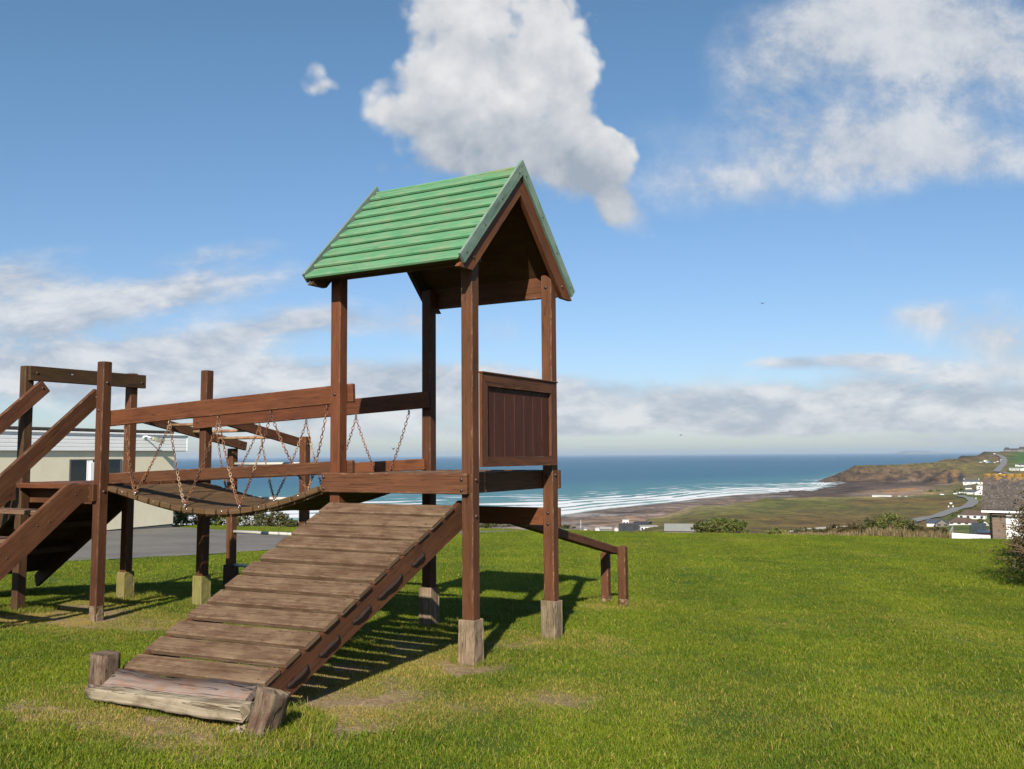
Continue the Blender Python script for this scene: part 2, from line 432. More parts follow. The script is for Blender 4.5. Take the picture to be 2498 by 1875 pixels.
# eave purlins, their ends green with lichen
for sgn in (-1, 1):
    tt, zz = roof_pt(.885, sgn); up = (0, sgn * .7, .72)
    b = MB(); b.beam((-.093, tt, zz - .062), (1.369, tt, zz - .062), .075, .044, up, .004); b.beam((1.3695, tt, zz - .062), (1.382, tt, zz - .062), .076, .045, up, .003, 1); b.beam((-.106, tt, zz - .062), (-.0935, tt, zz - .062), .076, .045, up, .003, 1)
    b.build('eave_purlin', [M['stain_dark'], M['lichen_wood']], roof)
b = MB(); b.box(-.049, DU + .049, DV + .0515, DV + .095, 2.975, 3.185); b.build('tie_beam', M['stain'], roof)
b = MB(); b.box(-.049, DU + .049, .0515, .095, 3.06, 3.20); b.build('tie_beam', M['stain_dark'], roof)

# ---- planked ramp
ZT0, TT0, SL = 1.218, -.099, .4655
def rz(t): return ZT0 + SL * (t - TT0)
b = MB(); pitch_t = .1636
for i in range(12):
    ta = TT0 - pitch_t * i; tb = ta - .129
    e0 = random.uniform(-.012, .012); e1 = random.uniform(-.008, .008); dz = random.uniform(-.003, .003) - (.018 * i / 12 if False else 0)
    k = -.035 * (i / 11) ** 2     # the left ends have sunk a little
    up = Vector((0, -SL, 1)).normalized()
    A = Vector((e0, (ta + tb) / 2, rz((ta + tb) / 2) + k + dz)); B = Vector((1.19 + e1, (ta + tb) / 2, rz((ta + tb) / 2) + dz))
    b.beam(A - up * .02, B - up * .02, math.hypot(ta - tb, (ta - tb) * SL), .038, up, .006)
    for sx in (.06, 1.13):
        for q in (.32, -.32):
            tt = (ta + tb) / 2 + q * (ta - tb); b.bolt((sx, tt, rz(tt) + .0 + (k if sx < .5 else 0)), up, .006, .002)
ramp = b.build('ramp', [M['slat'], M['bolt']], frame); ramp['label'] = 'sloping ramp of worn grey brown slats'
for (sa, sb) in ((1.136, 1.181), (.008, .053)):
    b = MB(); d0 = .043; d1 = .255
    poly = [(.045, rz(.045) - d0), (.045, rz(.045) - d1), (-2.13, rz(-2.13) - d1 + .03), (-2.22, rz(-2.22) - .08), (-2.2, rz(-2.2) - d0)]
    b.prism(poly, 0, sa, sb)
    st_ = b.build('stringer', [M['stain']], ramp)
# rope threaded along the outside of the right stringer
for (ta, tb) in ((-.47, -.60), (-.73, -.98), (-1.07, -1.24), (-1.38, -1.55), (-1.66, -1.82), (-1.98, -2.06)):
    pts = []
    for k in range(9):
        q = k / 8; t = ta + (tb - ta) * q; bul = math.sin(math.pi * q)
        pts.append((1.178 + .013 * min(1, bul * 6), t, rz(t) - .158 + .003 * math.sin(9 * q + ta * 7)))
    b = MB(); b.tube(pts, lambda q: .0118 + .0022 * math.sin(q * 40), 8)
    for q in (pts[0], pts[-1]): b.bolt((1.1815, q[1], q[2]), (1, 0, 0), .017, .001, 1)
    b.build('rope_handhold', [M['rope'], M['hole']], ramp)
# rotten last board, foot posts and the bleached log
b = MB(); K = 22
top = []; bot = []
i0 = len(b.v)
for k in range(K + 1):
    q = k / K; s = -.0 + 1.2 * q
    zt = .292 + .036 * q; dip = .030 * math.exp(-((q - .42) / .22) ** 2) + random.uniform(-.005, .005)
    ta = -2.075 - dip; tb = -2.20 + random.uniform(-.006, .006); s2 = s - .1 * (1 - q) * .9 - .10 * q * 0
    zb = zt - .085
    b.v += [(s, ta, zt - dip * .5), (s2, tb, zb), (s2, tb - .004, zb - .04), (s, ta + .004, zt - .045)]
    if k:
        j = i0 + 4 * k; pk = j - 4
        for (a, c) in ((0, 1), (1, 2), (2, 3), (3, 0)):
            b.face([pk + a, j + a, j + c, pk + c], [(s - 1.2 / K + 3, a * .13), (s + 3, a * .13), (s + 3, a * .13 + .13), (s - 1.2 / K + 3, a * .13 + .13)], [(.2, 0), (.2, 0), (.8, 0), (.8, 0)], 0, True)
b.face([i0, i0 + 1, i0 + 2, i0 + 3]); e = i0 + 4 * K; b.face([e + 3, e + 2, e + 1, e])
o = b.build('rotten_board', M['rotten'], ramp); o['label'] = 'rotten last board with orange decay'
def rough_block(a, c, w, h, up, n=10, jit=.012, taper=1., seed=1):
    """old eroded timber: subdivided and displaced"""
    rnd = random.Random(seed); bm = bmesh.new()
    A, Cc = Vector(a), Vector(c); x = (Cc - A); L = x.length; x.normalize(); upv = Vector(up); y = upv.cross(x).normalized(); z = x.cross(y)
    nz = 5
    rings = []
    for i in range(n + 1):
        q = i / n; ww = w * (1 + (taper - 1) * q) / 2; hh = h * (1 + (taper - 1) * q) / 2; ring = []
        for side in range(4):
            for k in range(nz):
                r_ = -1 + 2 * k / nz
                yy, zz = ((r_, -1), (1, r_), (-r_, 1), (-1, -r_))[side]
                cr = max(abs(yy), abs(zz)) ; rd = (yy * yy + zz * zz) ** .5
                f = 1 - .10 * max(0, rd - 1.05) / .36
                p = A + x * (L * q) + y * yy * ww * f + z * zz * hh * f
                gr = .5 + .5 * math.sin(side * 7 + k * 5.3)
                p += (y * yy + z * zz).normalized() * (rnd.uniform(-jit, jit) * .45 + (gr - .5) * jit * 1.2 + math.sin(q * 9 + side * 2 + seed) * jit * .4) + x * (rnd.uniform(-jit, jit) * (.7 if i in (0, n) else .3))
                ring.append(bm.verts.new(p))
        rings.append(ring)
    uvl = bm.loops.layers.uv.new('UVMap'); ul2 = bm.loops.layers.uv.new('face'); m4 = 4 * nz
    for i in range(n):
        for k in range(m4):
            k2 = (k + 1) % m4
            f = bm.faces.new([rings[i][k], rings[i][k2], rings[i + 1][k2], rings[i + 1][k]]); f.smooth = True
            for lp, (qq, kk) in zip(f.loops, ((i, k), (i, k + 1), (i + 1, k + 1), (i + 1, k))):
                lp[uvl].uv = (L * qq / n + seed * 3.1, kk * (w + h) * 2 / m4 + seed); lp[ul2].uv = (.5, 0)
    for ring, rv in ((rings[0], 1), (rings[-1], 0)):
        cen = bm.verts.new(sum((v.co for v in ring), Vector()) / m4 + x * (.012 if not rv else 0))
        for k in range(m4):
            v = [ring[k], ring[(k + 1) % m4], cen]
            f = bm.faces.new(v[::-1] if rv else v)
            for lp in f.loops: lp[uvl].uv = (lp.vert.co.x * .3 + seed, lp.vert.co.y + lp.vert.co.z); lp[ul2].uv = (.5, 0)
    me = bpy.data.meshes.new('rough'); bm.to_mesh(me); bm.free(); return me
def rough(name, mt, parent, *a, **k):
    me = rough_block(*a, **k); me.name = name; me.materials.append(mt); o = bpy.data.objects.new(name, me); COL.objects.link(o); o.parent = parent; return o
g = Gst(0, -2.15)
o = rough('foot_post', M['stump'], ramp, (-.04, -2.13, g - .08), (-.032, -2.13, .388), .138, .138, (0, 1, 0), n=8, jit=.004, seed=3); o['label'] = 'short weathered stump of a post'
g = Gst(1.4, -2.25)
o = rough('foot_post', M['stump'], ramp, (1.385, -2.275, g - .08), (1.452, -2.215, .350), .118, .135, (0, 1, 0), n=12, jit=.011, seed=5, taper=1.08); o['label'] = 'splintered broken stump of a post'
o = rough('foot_log', M['log'], ramp, (.0, -2.245, .180), (1.30, -2.245, .222), .075, .066, (0, 0, 1), n=22, jit=.009, seed=8, taper=1.45); o['label'] = 'bleached decayed sleeper along the foot'
rough('wood_splinter', M['log'], ramp, (1.20, -2.32, .10), (1.32, -2.30, .16), .07, .05, (0, 0, 1), n=5, jit=.014, seed=12, taper=.6)

# ---- chain bridge
zs = np.array([-2.95, -2.5, -2.2, -1.8, -1.34, -1.0, -.6, -.39, -.2, -.05]); zv = np.array([1.322, 1.232, 1.178, 1.133, 1.128, 1.150, 1.238, 1.300, 1.360, 1.405])
cz = np.polyfit(zs, zv, 4)
bz = lambda s: float(np.polyval(cz, s))
b = MB(); s = -2.93; k = 0
while s < -.13:
    w = .138; z0, z1 = bz(s), bz(s + w); d = Vector((w, 0, z1 - z0)); up = Vector((-(z1 - z0), 0, w)).normalized()
    mid = Vector((s + w / 2, 0, (z0 + z1) / 2)) - up * .027
    b.beam(mid + Vector((0, .035 + random.uniform(-.006, .006), 0)), mid + Vector((0, DV - .04 + random.uniform(-.01, .01), random.uniform(-.006, .006))), d.length * .945, .052, up, .007)
    if k % 3 == 1: b.bolt(mid + Vector((0, .034, .006)), (0, -1, 0), .008, .003, 2)
    s += .149; k += 1
bridge = b.build('bridge', [M['plank'], M['bolt'], M['steel']], frame); bridge['label'] = 'sagging suspended walkway of dark cross planks'
# straps beneath the planks
for tt in (.10, DV - .12):
    b = MB(); b.tube([(s, tt, bz(s) - .062) for s in np.linspace(-2.95, -.06, 24)], .012, 6); b.build('support_cable', M['chain'], bridge)
def chain_leg(P0, P1, sag, name='chain'):
    P0, P1 = Vector(P0), Vector(P1); L = (P1 - P0).length; nl = int(L / .0290); b = MB()
    def pt(q): return P0.lerp(P1, q) + Vector((0, 0, -sag * 4 * q * (1 - q)))
    for i in range(nl):
        q0, q1 = i / nl, (i + 1) / nl; a, c = pt(q0), pt(q1); d = (c - a).normalized(); mid = (a + c) / 2
        y = d.orthogonal().normalized(); ang = (math.pi / 2 if i % 2 else 0) + .35
        y = Matrix.Rotation(ang, 3, d) @ y
        ln, wd = .0208, .0112; pts = []
        for k in range(10):
            t = 2 * math.pi * k / 10; pts.append(mid + d * (ln * math.cos(t)) + y * (wd * math.sin(t)))
        b.tube(pts, .0035, 5, closed=True)
    return b.build(name, M['chain'], bridge)
def eye(p, axis, r=.019, mt='chain', name='eye_bolt'):
    p = Vector(p); axis = Vector(axis).normalized(); y = axis.orthogonal().normalized(); z = axis.cross(y); b = MB()
    b.tube([p + (y * math.cos(a) + z * math.sin(a)) * r for a in np.linspace(0, 2 * math.pi, 13)[:-1]], .0045, 6, closed=True)
    return b.build(name, M[mt], bridge)
KS = [-2.735, -2.108, -1.462, -.82, -.182]; RS = [-2.515, -1.83, -1.138, -.440]
KZ = lambda s: 1.897 + (s + 2.95) * .0433
for tt in (.07, DV - .07):
    near = tt < .5
    for s in KS: eye((s, tt, KZ(s) - .022), (1, .3, 0))
    for i, s in enumerate(RS):
        tr = (.022 if i < 3 else .128) if near else DV - .125
        rz_ = bz(s) + .012; eye((s, tr, rz_), (.3, 1, .2), .016, 'steel', 'deck_ring')
        for kk in (i, i + 1):
            j = 1 if kk > i else -1
            chain_leg((KS[kk] + (-.008 * j), tt + .003 * j, KZ(KS[kk]) - .045), (s + .006 * j, tr, rz_ + .012), .040 + .015 * random.random())

# ---- bridge rails (near pair and far pair)
def rail(name, s0, z0, s1, z1, t0, t1, h, mt='stain_red', bolts=()):
    b = MB(); b.beam((s0, (t0 + t1) / 2, z0 + h / 2), (s1, (t0 + t1) / 2, z1 + h / 2), t1 - t0, h, (0, 0, 1), .006)
    for (s, f) in bolts: b.bolt((s, t0, z0 + (z1 - z0) * (s - s0) / (s1 - s0) + h * f), (0, -1, 0), .015, .010)
    return b.build(name, [M[mt], M['bolt']], frame)
rail('bridge_handrail', -3.04, 1.893, .10, 2.029, .0515, .095, .154)
rail('bridge_handrail', -3.082, 1.895, .045, 2.030, DV - .095, DV - .0515, .154, bolts=((-3.0, .45),))
rail('bridge_low_rail', -3.04, 1.328, .10, 1.447, .0515, .095, .104, 'stain')
rail('bridge_low_rail', -3.06, 1.330, .007, 1.452, DV - .095, DV - .0515, .104, 'stain_red')

# ---- left platform, stairs and rails
LS0, LS1 = -LB - WB, -LB
b = MB(); n = 9; y0, y1 = -.10, DV + .045
for i in range(n):
    a = y0 + (y1 - y0) * i / n; c = y0 + (y1 - y0) * (i + 1) / n - .006
    x0, x1 = LS0 - .04, LS1 + .03
    if i in (0, n - 1): x0, x1 = LS0 + .07, LS1 - .056 + .012
    b.box(x0, x1, a, c, 1.285, 1.338 + random.uniform(-.002, .002), ch=.005)
b.build('deck', M['stain_red'], frame)
b = MB(); b.box(LS0 - .04, LS1 - .062, .052, .095, 1.13, 1.283); b.build('deck_beam', BM, frame)
b = MB(); b.box(LS0 - .04, LS1 + .06, DV - .095, DV - .052, 1.13, 1.283); b.build('deck_beam', BM, frame)
b = MB(); b.box(LS1 - .09, LS1 + .045 - .015, -.098, -.0515, 1.166, 1.334)
for z in (1.295, 1.21): b.bolt((LS1 - .035, -.098, z), (0, -1, 0), .014, .01)
b.build('stair_cleat', BM, frame)
b = MB()
for k in range(5):
    zt = 1.105 - .24 * k; t0 = -.40 - .29 * k
    b.box(LS0 + .055, LS1 - .075, t0 - .21, t0, zt - .042, zt, ch=.005)
stairs = b.build('stairs', M['slat'], frame); stairs['label'] = 'open stair treads with flaking paint'
for sx in (LS1 - .072, LS0 + .01):
    b = MB(); poly = [(-.10, 1.335), (-.33, 1.335), (-1.86, .055), (-1.86, .02), (-1.60, -.02), (-.165, 1.16), (-.10, 1.16)]
    b.prism(poly[::-1], 0, sx, sx + .045)
    for (t, z) in ((-.24, 1.235), (-.62, .97), (-1.0, .665), (-.50, 1.0), (-.9, .70)): b.bolt((sx + .045, t, z), (1, 0, 0), .009, .005)
    b.build('stringer', BM, stairs)
for (sx, t0, z0) in ((LS1 - .075 + .028, -.0, 2.24), (LS0 + .075 + .028, .16, 2.385)):
    t1 = -1.75; z1 = z0 - (t0 - t1) * .885
    b = MB(); b.beam((sx, t0, z0 - .03), (sx, t1, z1 - .03), .043, .150, (0, .66, .75), .006)
    b.bolt((sx + .0215, t0 - .04, z0 - .06), (1, 0, 0), .014, .01)
    b.build('stair_handrail', BM, stairs)
    g = Gst(sx, t1); b = MB(); b.beam((sx - .073, t1 + .02, g - .05), (sx - .073, t1 + .02, z1 + .15), .1, .1, (0, 1, 0), .007); b.build('newel_post', BM, stairs)
b = MB(); b.box(LS0 + .083, LS0 + .127, -.03, 1.42, 2.397, 2.553)
b.bolt((LS0 + .127, .05, 2.48), (1, 0, 0), .014, .01); b.bolt((LS0 + .127, 1.36, 2.46), (1, 0, 0), .014, .01); b.bolt((LS0 + .127, .46, 2.49), (1, 0, 0), .013, .004, 2)
b.build('top_rail', [M['stain_dark'], M['bolt'], M['steel']], frame)

# ---- second ramp on the far side of the platform, seen from beneath
def r2(s): return .985 - .634 * (-4.36 - s)
b = MB(); s = -4.30; 
while s > -5.88:
    up = Vector((-.634, 0, 1)).normalized(); mid = Vector((s - .06, 0, r2(s - .06) + .19)) 
    b.beam((mid.x, -.04, mid.z), (mid.x, DV + .045, mid.z), .150, .03, up, .004); s -= .132
r2o = b.build('climbing_ramp', M['plank'], frame); r2o['label'] = 'dark plank ramp on the left end of the platform'
for tt in (-.03, DV - .01):
    b = MB(); b.prism([(-4.30, r2(-4.30) + .172), (-4.30, r2(-4.30)), (-5.90, r2(-5.90)), (-5.95, r2(-5.95) + .172)], 1, tt, tt + .045); b.build('stringer', M['stain_dark'], r2o)
for sx in (-4.7, -5.2):
    b = MB(); b.box(sx - .03, sx + .03, .02, DV - .012, r2(sx) + .03, r2(sx) + .10); b.build('crosspiece', M['stain_dark'], r2o)

# ---- monkey ladder going away from the platform
TP = 2.9
b = MB(); sm = -4.176; zA, zB = 2.06, 1.715
ml = None
for (sx, t0, t1, z0, z1) in ((-4.177, 1.22, 3.06, 2.035, 1.672), (-3.075, 1.22, 2.96, 2.035, 1.692)):
    b = MB(); b.beam((sx, t0, z0 + .055), (sx, t1, z1 + .055), .044, .112, (0, 0, 1), .006); b.bolt((sx + .022, t1 - .12, z1 + .085), (1, 0, 0), .013, .009)
    o = b.build('ladder_rail', BM, frame)
for i, tr in enumerate((1.45, 1.80, 2.17, 2.56)):
    zr = 2.09 - .1973 * (tr - 1.22)
    b = MB(); b.tube([(-4.19, tr, zr), (-3.06, tr, zr)], .019, 10); b.build('rung', M['pipe_rust'], frame)
for (sx, zt) in ((-4.25, 1.70), (-3.00, 1.835)):
    g = Gst(sx, TP); o = post(sx, TP, zt, .19, bolts=((1.74, 'r'),) if sx > -3.5 else ((1.30, 'r'),), basemat='stain_dark')
for z in (1.497, 1.058, .620, .190):
    b = MB(); b.tube([(-4.25, TP, z), (-3.0, TP, z)], .021, 10); b.build('ladder_bar', M['pipe'], frame)

# ---- sloping balance beam with two short posts
b = MB(); b.beam((.785, 1.395, 1.022), (.785, 3.78, .512), .10, .085, (0, 0, 1), .008); bb = b.build('balance_beam', BM, frame)
for (sx, tx, zt) in ((.645, 3.84, .485), (.915, 3.70, .575)):
    b = MB(); g = Gst(sx, tx); b.beam((sx, tx, g - .06), (sx, tx, zt), .092, .092, (0, 1, 0), .012)
    b.beam((sx, tx, g - .05), (sx, tx, g + .10), .098, .098, (0, 1, 0), .02, 1, jit=.006, w2=.094, h2=.094)
    b.build('short_post', [M['stain'], M['bare']], bb)

# ================================================================== GROUND
SEA = -60.0
def np_hash(ix, iy, seed):
    h = (ix.astype(np.int64) * 374761393 + iy.astype(np.int64) * 668265263 + seed * 974711) & 0xffffffff
    h = ((h ^ (h >> 13)) * 1274126177) & 0xffffffff
    return ((h ^ (h >> 16)) & 0xffff) / 65535.0
def vnoise(x, y, seed=0):
    ix, iy = np.floor(x), np.floor(y); fx, fy = x - ix, y - iy; fx = fx * fx * (3 - 2 * fx); fy = fy * fy * (3 - 2 * fy)
    a = np_hash(ix, iy, seed); b = np_hash(ix + 1, iy, seed); c = np_hash(ix, iy + 1, seed); d = np_hash(ix + 1, iy + 1, seed)
    return (a * (1 - fx) + b * fx) * (1 - fy) + (c * (1 - fx) + d * fx) * fy
def fbm(x, y, o=5, seed=0):
    x = np.asarray(x, float); y = np.asarray(y, float); r = 0; a = .5
    for i in range(o): r = r + a * vnoise(x, y, seed + i * 17); x = x * 2.03; y = y * 2.03; a *= .5
    return r

LAWN_X = [-60, -10.5, -6.5, 0, 2, 6.4, 9.6, 11.7, 30]; LAWN_Y = [31.5, 29.8, 29.0, 29.2, 28.9, 27.2, 26.2, 25.4, 24.0]
def lawn_edge(x): return float(np.interp(x, LAWN_X, LAWN_Y))
def lawn_z(x, y):
    s = (x - ORG.x) * U.x + (y - ORG.y) * U.y; t = (x - ORG.x) * V.x + (y - ORG.y) * V.y
    z = .045 - .035 * t + .008 * np.clip(s, -6, 0)
    return z + .03 * (fbm(x / 3.1, y / 3.1, 3, 5) - .45) * np.clip((y - 10) / 6, 0, 1)
def grid_mesh(name, X, Y, Z, mt, colors=None, smooth=True, extra=None):
    ny, nx = X.shape
    verts = np.stack([X, Y, Z], -1).reshape(-1, 3)
    i = np.arange(ny * nx).reshape(ny, nx)
    f = np.stack([i[:-1, :-1], i[:-1, 1:], i[1:, 1:], i[1:, :-1]], -1).reshape(-1, 4)
    me = bpy.data.meshes.new(name); me.from_pydata(verts.tolist(), [], f.tolist()); me.materials.append(mt)
    me.polygons.foreach_set('use_smooth', [smooth] * len(f))
    if colors is not None:
        ca = me.color_attributes.new('col', 'FLOAT_COLOR', 'POINT')
        ca.data.foreach_set('color', np.concatenate([colors.reshape(-1, 3), np.ones((ny * nx, 1))], 1).ravel())
    for k, a in (extra or {}).items():
        at = me.attributes.new(k, 'FLOAT', 'POINT'); at.data.foreach_set('value', a.ravel())
    me.update(); o = bpy.data.objects.new(name, me); COL.objects.link(o); return o

# bare and dry spots on the lawn: (x, y, radius, strength)
def W(s, t): p = ORG + U * s + V * t; return p.x, p.y
DRY = []
for (s, t, r, k) in ((1.28, -.12, .30, .9), (1.0, -.35, .35, .75), (.75, -.7, .3, .7), (1.45, 1.2, .34, .9), (1.15, 1.05, .3, .7), (-3.0, -.15, .42, 1.), (-3.5, -.3, .5, .95), (-4.1, -.2, .5, .95),
                     (-3.3, .35, .35, .8), (-3.9, .5, .4, .8), (-2.3, .1, .55, .6), (1.55, -1.9, .34, .85), (1.5, -1.45, .32, .8), (1.4, -1.0, .28, .7), (.2, -2.45, .30, .9), (.75, -2.42, .25, .9), (1.3, -2.5, .3, .8), (-.1, -2.35, .22, .9),
                     (.78, 3.75, .34, .8), (.8, -1.6, .6, .75), (.7, -.9, .6, .6), (-4.2, 1.2, .4, .7), (2.3, -.75, .38, .55), (.5, .4, .6, .45), (1.9, -1.25, .3, .5)):
    x, y = W(s, t); DRY.append((x, y, r * 1.12, min(1, k * 1.08)))
for (px, py, r, k) in ((2110, 1354, .35, .75), (1910, 1520, .5, .5), (1850, 1755, .25, .7), (1980, 1775, .2, .6), (1700, 1730, .7, .45), (2240, 1520, .5, .5), (2180, 1690, .6, .35), (2400, 1560, .6, .45), (1560, 1640, .5, .3), (1795, 1318, .9, .5), (1545, 1332, .5, .5), (2430, 1730, .5, .4), (1270, 1690, .35, .3)):
    d = ray(px, py); k0 = -HC / d.z
    for _ in range(20): k0 = (G(d.x * k0, d.y * k0) - HC) / d.z
    DRY.append((d.x * k0, d.y * k0, r, k * .5))
def dry_at(x, y):
    v = np.zeros_like(np.asarray(x, float))
    wx = x + .35 * (fbm(x * 2.3, y * 2.3, 4, 3) - .47); wy = y + .35 * (fbm(x * 2.3 + 9, y * 2.3, 4, 4) - .47)
    for (a, b, r, k) in DRY:
        d = np.hypot(wx - a, (wy - b) * .85) / r; v = np.maximum(v, k * np.clip(1.35 - d, 0, 1) ** .8)
    return v

def grass_color(t, geo_pos, dry, rnd=None):
    """albedo of the turf from world position: lush, ordinary and yellowed areas"""
    a = t.noise(geo_pos, .55, 3, .55, .3); b = t.noise(geo_pos, 2.6, 4, .65); c3 = t.noise(geo_pos, .16, 2, .5)
    c = t.mix(t.step(t.add(t.mul(a, .6), t.mul(b, .45)), .41, .64), (.044, .098, .009), (.128, .178, .014))
    c = t.mix(t.mul(t.step(c3, .42, .62), .45), c, (.105, .158, .012))
    c = t.mix(t.mul(t.step(b, .57, .74), .35), c, (.190, .172, .042))
    px_, py_, pz_ = t.sep(geo_pos)
    sw = t.math('SINE', t.add(t.mul(t.sub(px_, t.mul(py_, .10)), 3.6), t.mul(a, 3.0)))
    c = t.mix(1, c, t.mix(t.step(sw, -.5, .5), (.86, .88, .9), (1.10, 1.08, 1.05)), 'MULTIPLY')
    return c
lawn_m, t, bs = material('lawn_ground')
pos = t.node('ShaderNodeNewGeometry').outputs['Position']
dryA = t.node('ShaderNodeAttribute', attribute_name='dry').outputs['Fac']
c = grass_color(t, pos, None)
fine = t.noise(pos, 42, 5, .7); fine2 = t.noise(pos, 9, 5, .7)
c = t.mix(.55, c, t.mix(t.step(fine, .35, .65), (.016, .032, .005), (.12, .15, .025)))
thatch = t.mix(t.step(fine, .3, .7), (.19, .125, .065), (.40, .30, .17))
soil = t.mix(t.step(t.add(fine2, t.mul(fine, .3)), .62, .95), thatch, (.14, .08, .045))
c = t.mix(t.step(t.add(dryA, t.mul(t.sub(fine2, .5), .5)), .18, .75), c, soil)
t.put(bs.inputs['Base Color'], c); bs.inputs['Roughness'].default_value = .95; bs.inputs['Specular IOR Level'].default_value = .1
t.put(bs.inputs['Normal'], t.bump(t.add(fine, fine2), .8, .03))

xs = np.concatenate([np.linspace(-34, -8, 40)[:-1], np.linspace(-8, 9, 150)[:-1], np.linspace(9, 26, 40)])
vs = np.concatenate([np.linspace(0, .38, 30)[:-1], np.linspace(.38, .72, 130)[:-1], np.linspace(.72, 1, 60)])
Xg = np.repeat(xs[None, :], len(vs), 0)
edge = np.interp(xs, LAWN_X, LAWN_Y)
Yg = -14 + vs[:, None] * (edge[None, :] + 14)
lawn = grid_mesh('lawn', Xg, Yg, lawn_z(Xg, Yg), lawn_m, extra={'dry': dry_at(Xg, Yg)}); structure(lawn)

# ---- grass blades (one uncountable mass): small patches of blades instanced over the lawn
blade_m, t, bs = material('grass_blades')
g = t.node('ShaderNodeNewGeometry'); pos = g.outputs['Position']; rp = g.outputs['Random Per Island']
c = grass_color(t, pos, None)
c = t.mix(t.mul(t.step(rp, .0, 1., smooth=False), .55), c, (.150, .210, .022))
c = t.mix(t.step(rp, .915, .935), c, (.33, .27, .11))
c = t.mix(t.mul(t.step(t.math('FRACT', t.mul(rp, 7.3)), .55, .75), .5), c, (.045, .085, .010))
dryI = t.node('ShaderNodeAttribute', attribute_name='dry', attribute_type='INSTANCER').outputs['Fac']
c = t.mix(t.step(t.add(dryI, t.mul(t.sub(t.math('FRACT', t.mul(rp, 13.7)), .5), 1.1)), .25, .95), c, (.31, .245, .125))
c = t.mix(1, c, (1.22, 1.13, .64), 'MULTIPLY')
t.put(bs.inputs['Base Color'], c); bs.inputs['Roughness'].default_value = .5; bs.inputs['Specular IOR Level'].default_value = .16
tr = t.node('ShaderNodeBsdfTranslucent'); t.put(tr.inputs[0], c)
mx = t.node('ShaderNodeMixShader'); mx.inputs[0].default_value = .25
t.l.new(bs.outputs[0], mx.inputs[1]); t.l.new(tr.outputs[0], mx.inputs[2]); t.l.new(mx.outputs[0], t.n['Material Output'].inputs[0])
def patch(n, rad, hmin, hmax, wid, seed):
    r = np.random.default_rng(seed)
    a = r.uniform(0, 2 * np.pi, n); q = rad * np.sqrt(r.uniform(0, 1, n)); x0, y0 = q * np.cos(a), q * np.sin(a)
    cl = fbm(x0 * 9 + seed * 3, y0 * 9, 3, seed)
    h = r.uniform(hmin, hmax, n) * (.55 + .9 * cl); th = r.uniform(0, 2 * np.pi, n); ln = r.uniform(.15, 1.25, n) * h
    w = wid * r.uniform(.6, 1.3, n); ph = th + r.uniform(-1.2, 1.2, n)
    dx, dy = np.cos(th), np.sin(th); sx, sy = -np.sin(ph), np.cos(ph)
    P = np.zeros((n, 5, 3))
    for k, (u, side, hh) in enumerate(((0, -1, 0), (0, 1, 0), (.42, .8, .62), (.42, -.8, .62), (1, 0, 1))):
        P[:, k, 0] = x0 + dx * ln * u + sx * w * side * .5; P[:, k, 1] = y0 + dy * ln * u + sy * w * side * .5
        P[:, k, 2] = -.008 + h * hh * (1 - .25 * (u == 1) * r.uniform(0, 1, n))
    b0 = np.arange(n) * 5
    quads = np.stack([b0, b0 + 1, b0 + 2, b0 + 3], 1).tolist(); tris = np.stack([b0 + 3, b0 + 2, b0 + 4], 1).tolist()
    me = bpy.data.meshes.new('grass_patch'); me.from_pydata(P.reshape(-1, 3).tolist(), [], quads + tris); me.materials.append(blade_m)
    return bpy.data.objects.new('grass_patch', me)
pc = bpy.data.collections.new('grass_patches')
for i in range(5): o = patch(3200, .36, .015, .040, .0034, 20 + i); o.name = 'a_near%d' % i; pc.objects.link(o)
for i in range(4): o = patch(1700, .42, .016, .038, .0055, 40 + i); o.name = 'b_far%d' % i; pc.objects.link(o)
o = patch(1500, .36, .05, .11, .0045, 60); o.name = 'c_long0'; pc.objects.link(o)

PATH_NEAR = [(-26, 9.0), (-14, 12.2), (-7.51, 16.05), (-6.11, 17.3), (-5.3, 18.3), (-4.2, 20.6), (-1.6, 25.9), (.05, 27.9), (1.2, 28.95), (2.5, 29.4)]
PATH_FAR = [(-26, 30), (-14.5, 28.2), (-10.0, 28.0), (-8.55, 27.0), (-7.2, 26.3), (-6.03, 26.0), (-3.0, 26.9), (-1.0, 27.6), (.05, 28.5), (2.2, 29.8)]
path_poly = PATH_NEAR + PATH_FAR[::-1]
def inside(x, y, poly):
    r = False; n = len(poly); j = n - 1
    for i in range(n):
        (xi, yi), (xj, yj) = poly[i], poly[j]
        if (yi > y) != (yj > y) and x < (xj - xi) * (y - yi) / (yj - yi) + xi: r = not r
        j = i
    return r
pts, sca, kind, dry, rot = [], [], [], [], []
def tryadd(x, y, far):
    if y > lawn_edge(x) - .3 or inside(x, y, path_poly): return
    if y < 22 and inside(x + .25, y - .25, path_poly): pass
    d = float(dry_at(np.array([x]), np.array([y]))[0])
    if d > .93 and random.random() < .5: return
    z = float(lawn_z(np.array([x]), np.array([y]))[0])
    s, tt = loc_st(x, y)
    pts.append((x, y, z)); dry.append(d); rot.append(random.random() * 6.283)
    sca.append(random.uniform(.8, 1.2) * (1 - .42 * min(d, 1)))
    kind.append(random.choice((5, 6, 7, 8)) if far else random.randrange(5))
st = .40; y = 3.2
while y < 12.5:
    hw = .62 * y + 1.6; x = -hw
    while x < hw: tryadd(x + random.uniform(-.16, .16), y + random.uniform(-.16, .16), False); x += st
    y += st
st = .48
while y < 29.6:
    hw = .62 * y + 1.0; x = -hw
    while x < hw: tryadd(x + random.uniform(-.2, .2), y + random.uniform(-.2, .2), True); x += st
    y += st
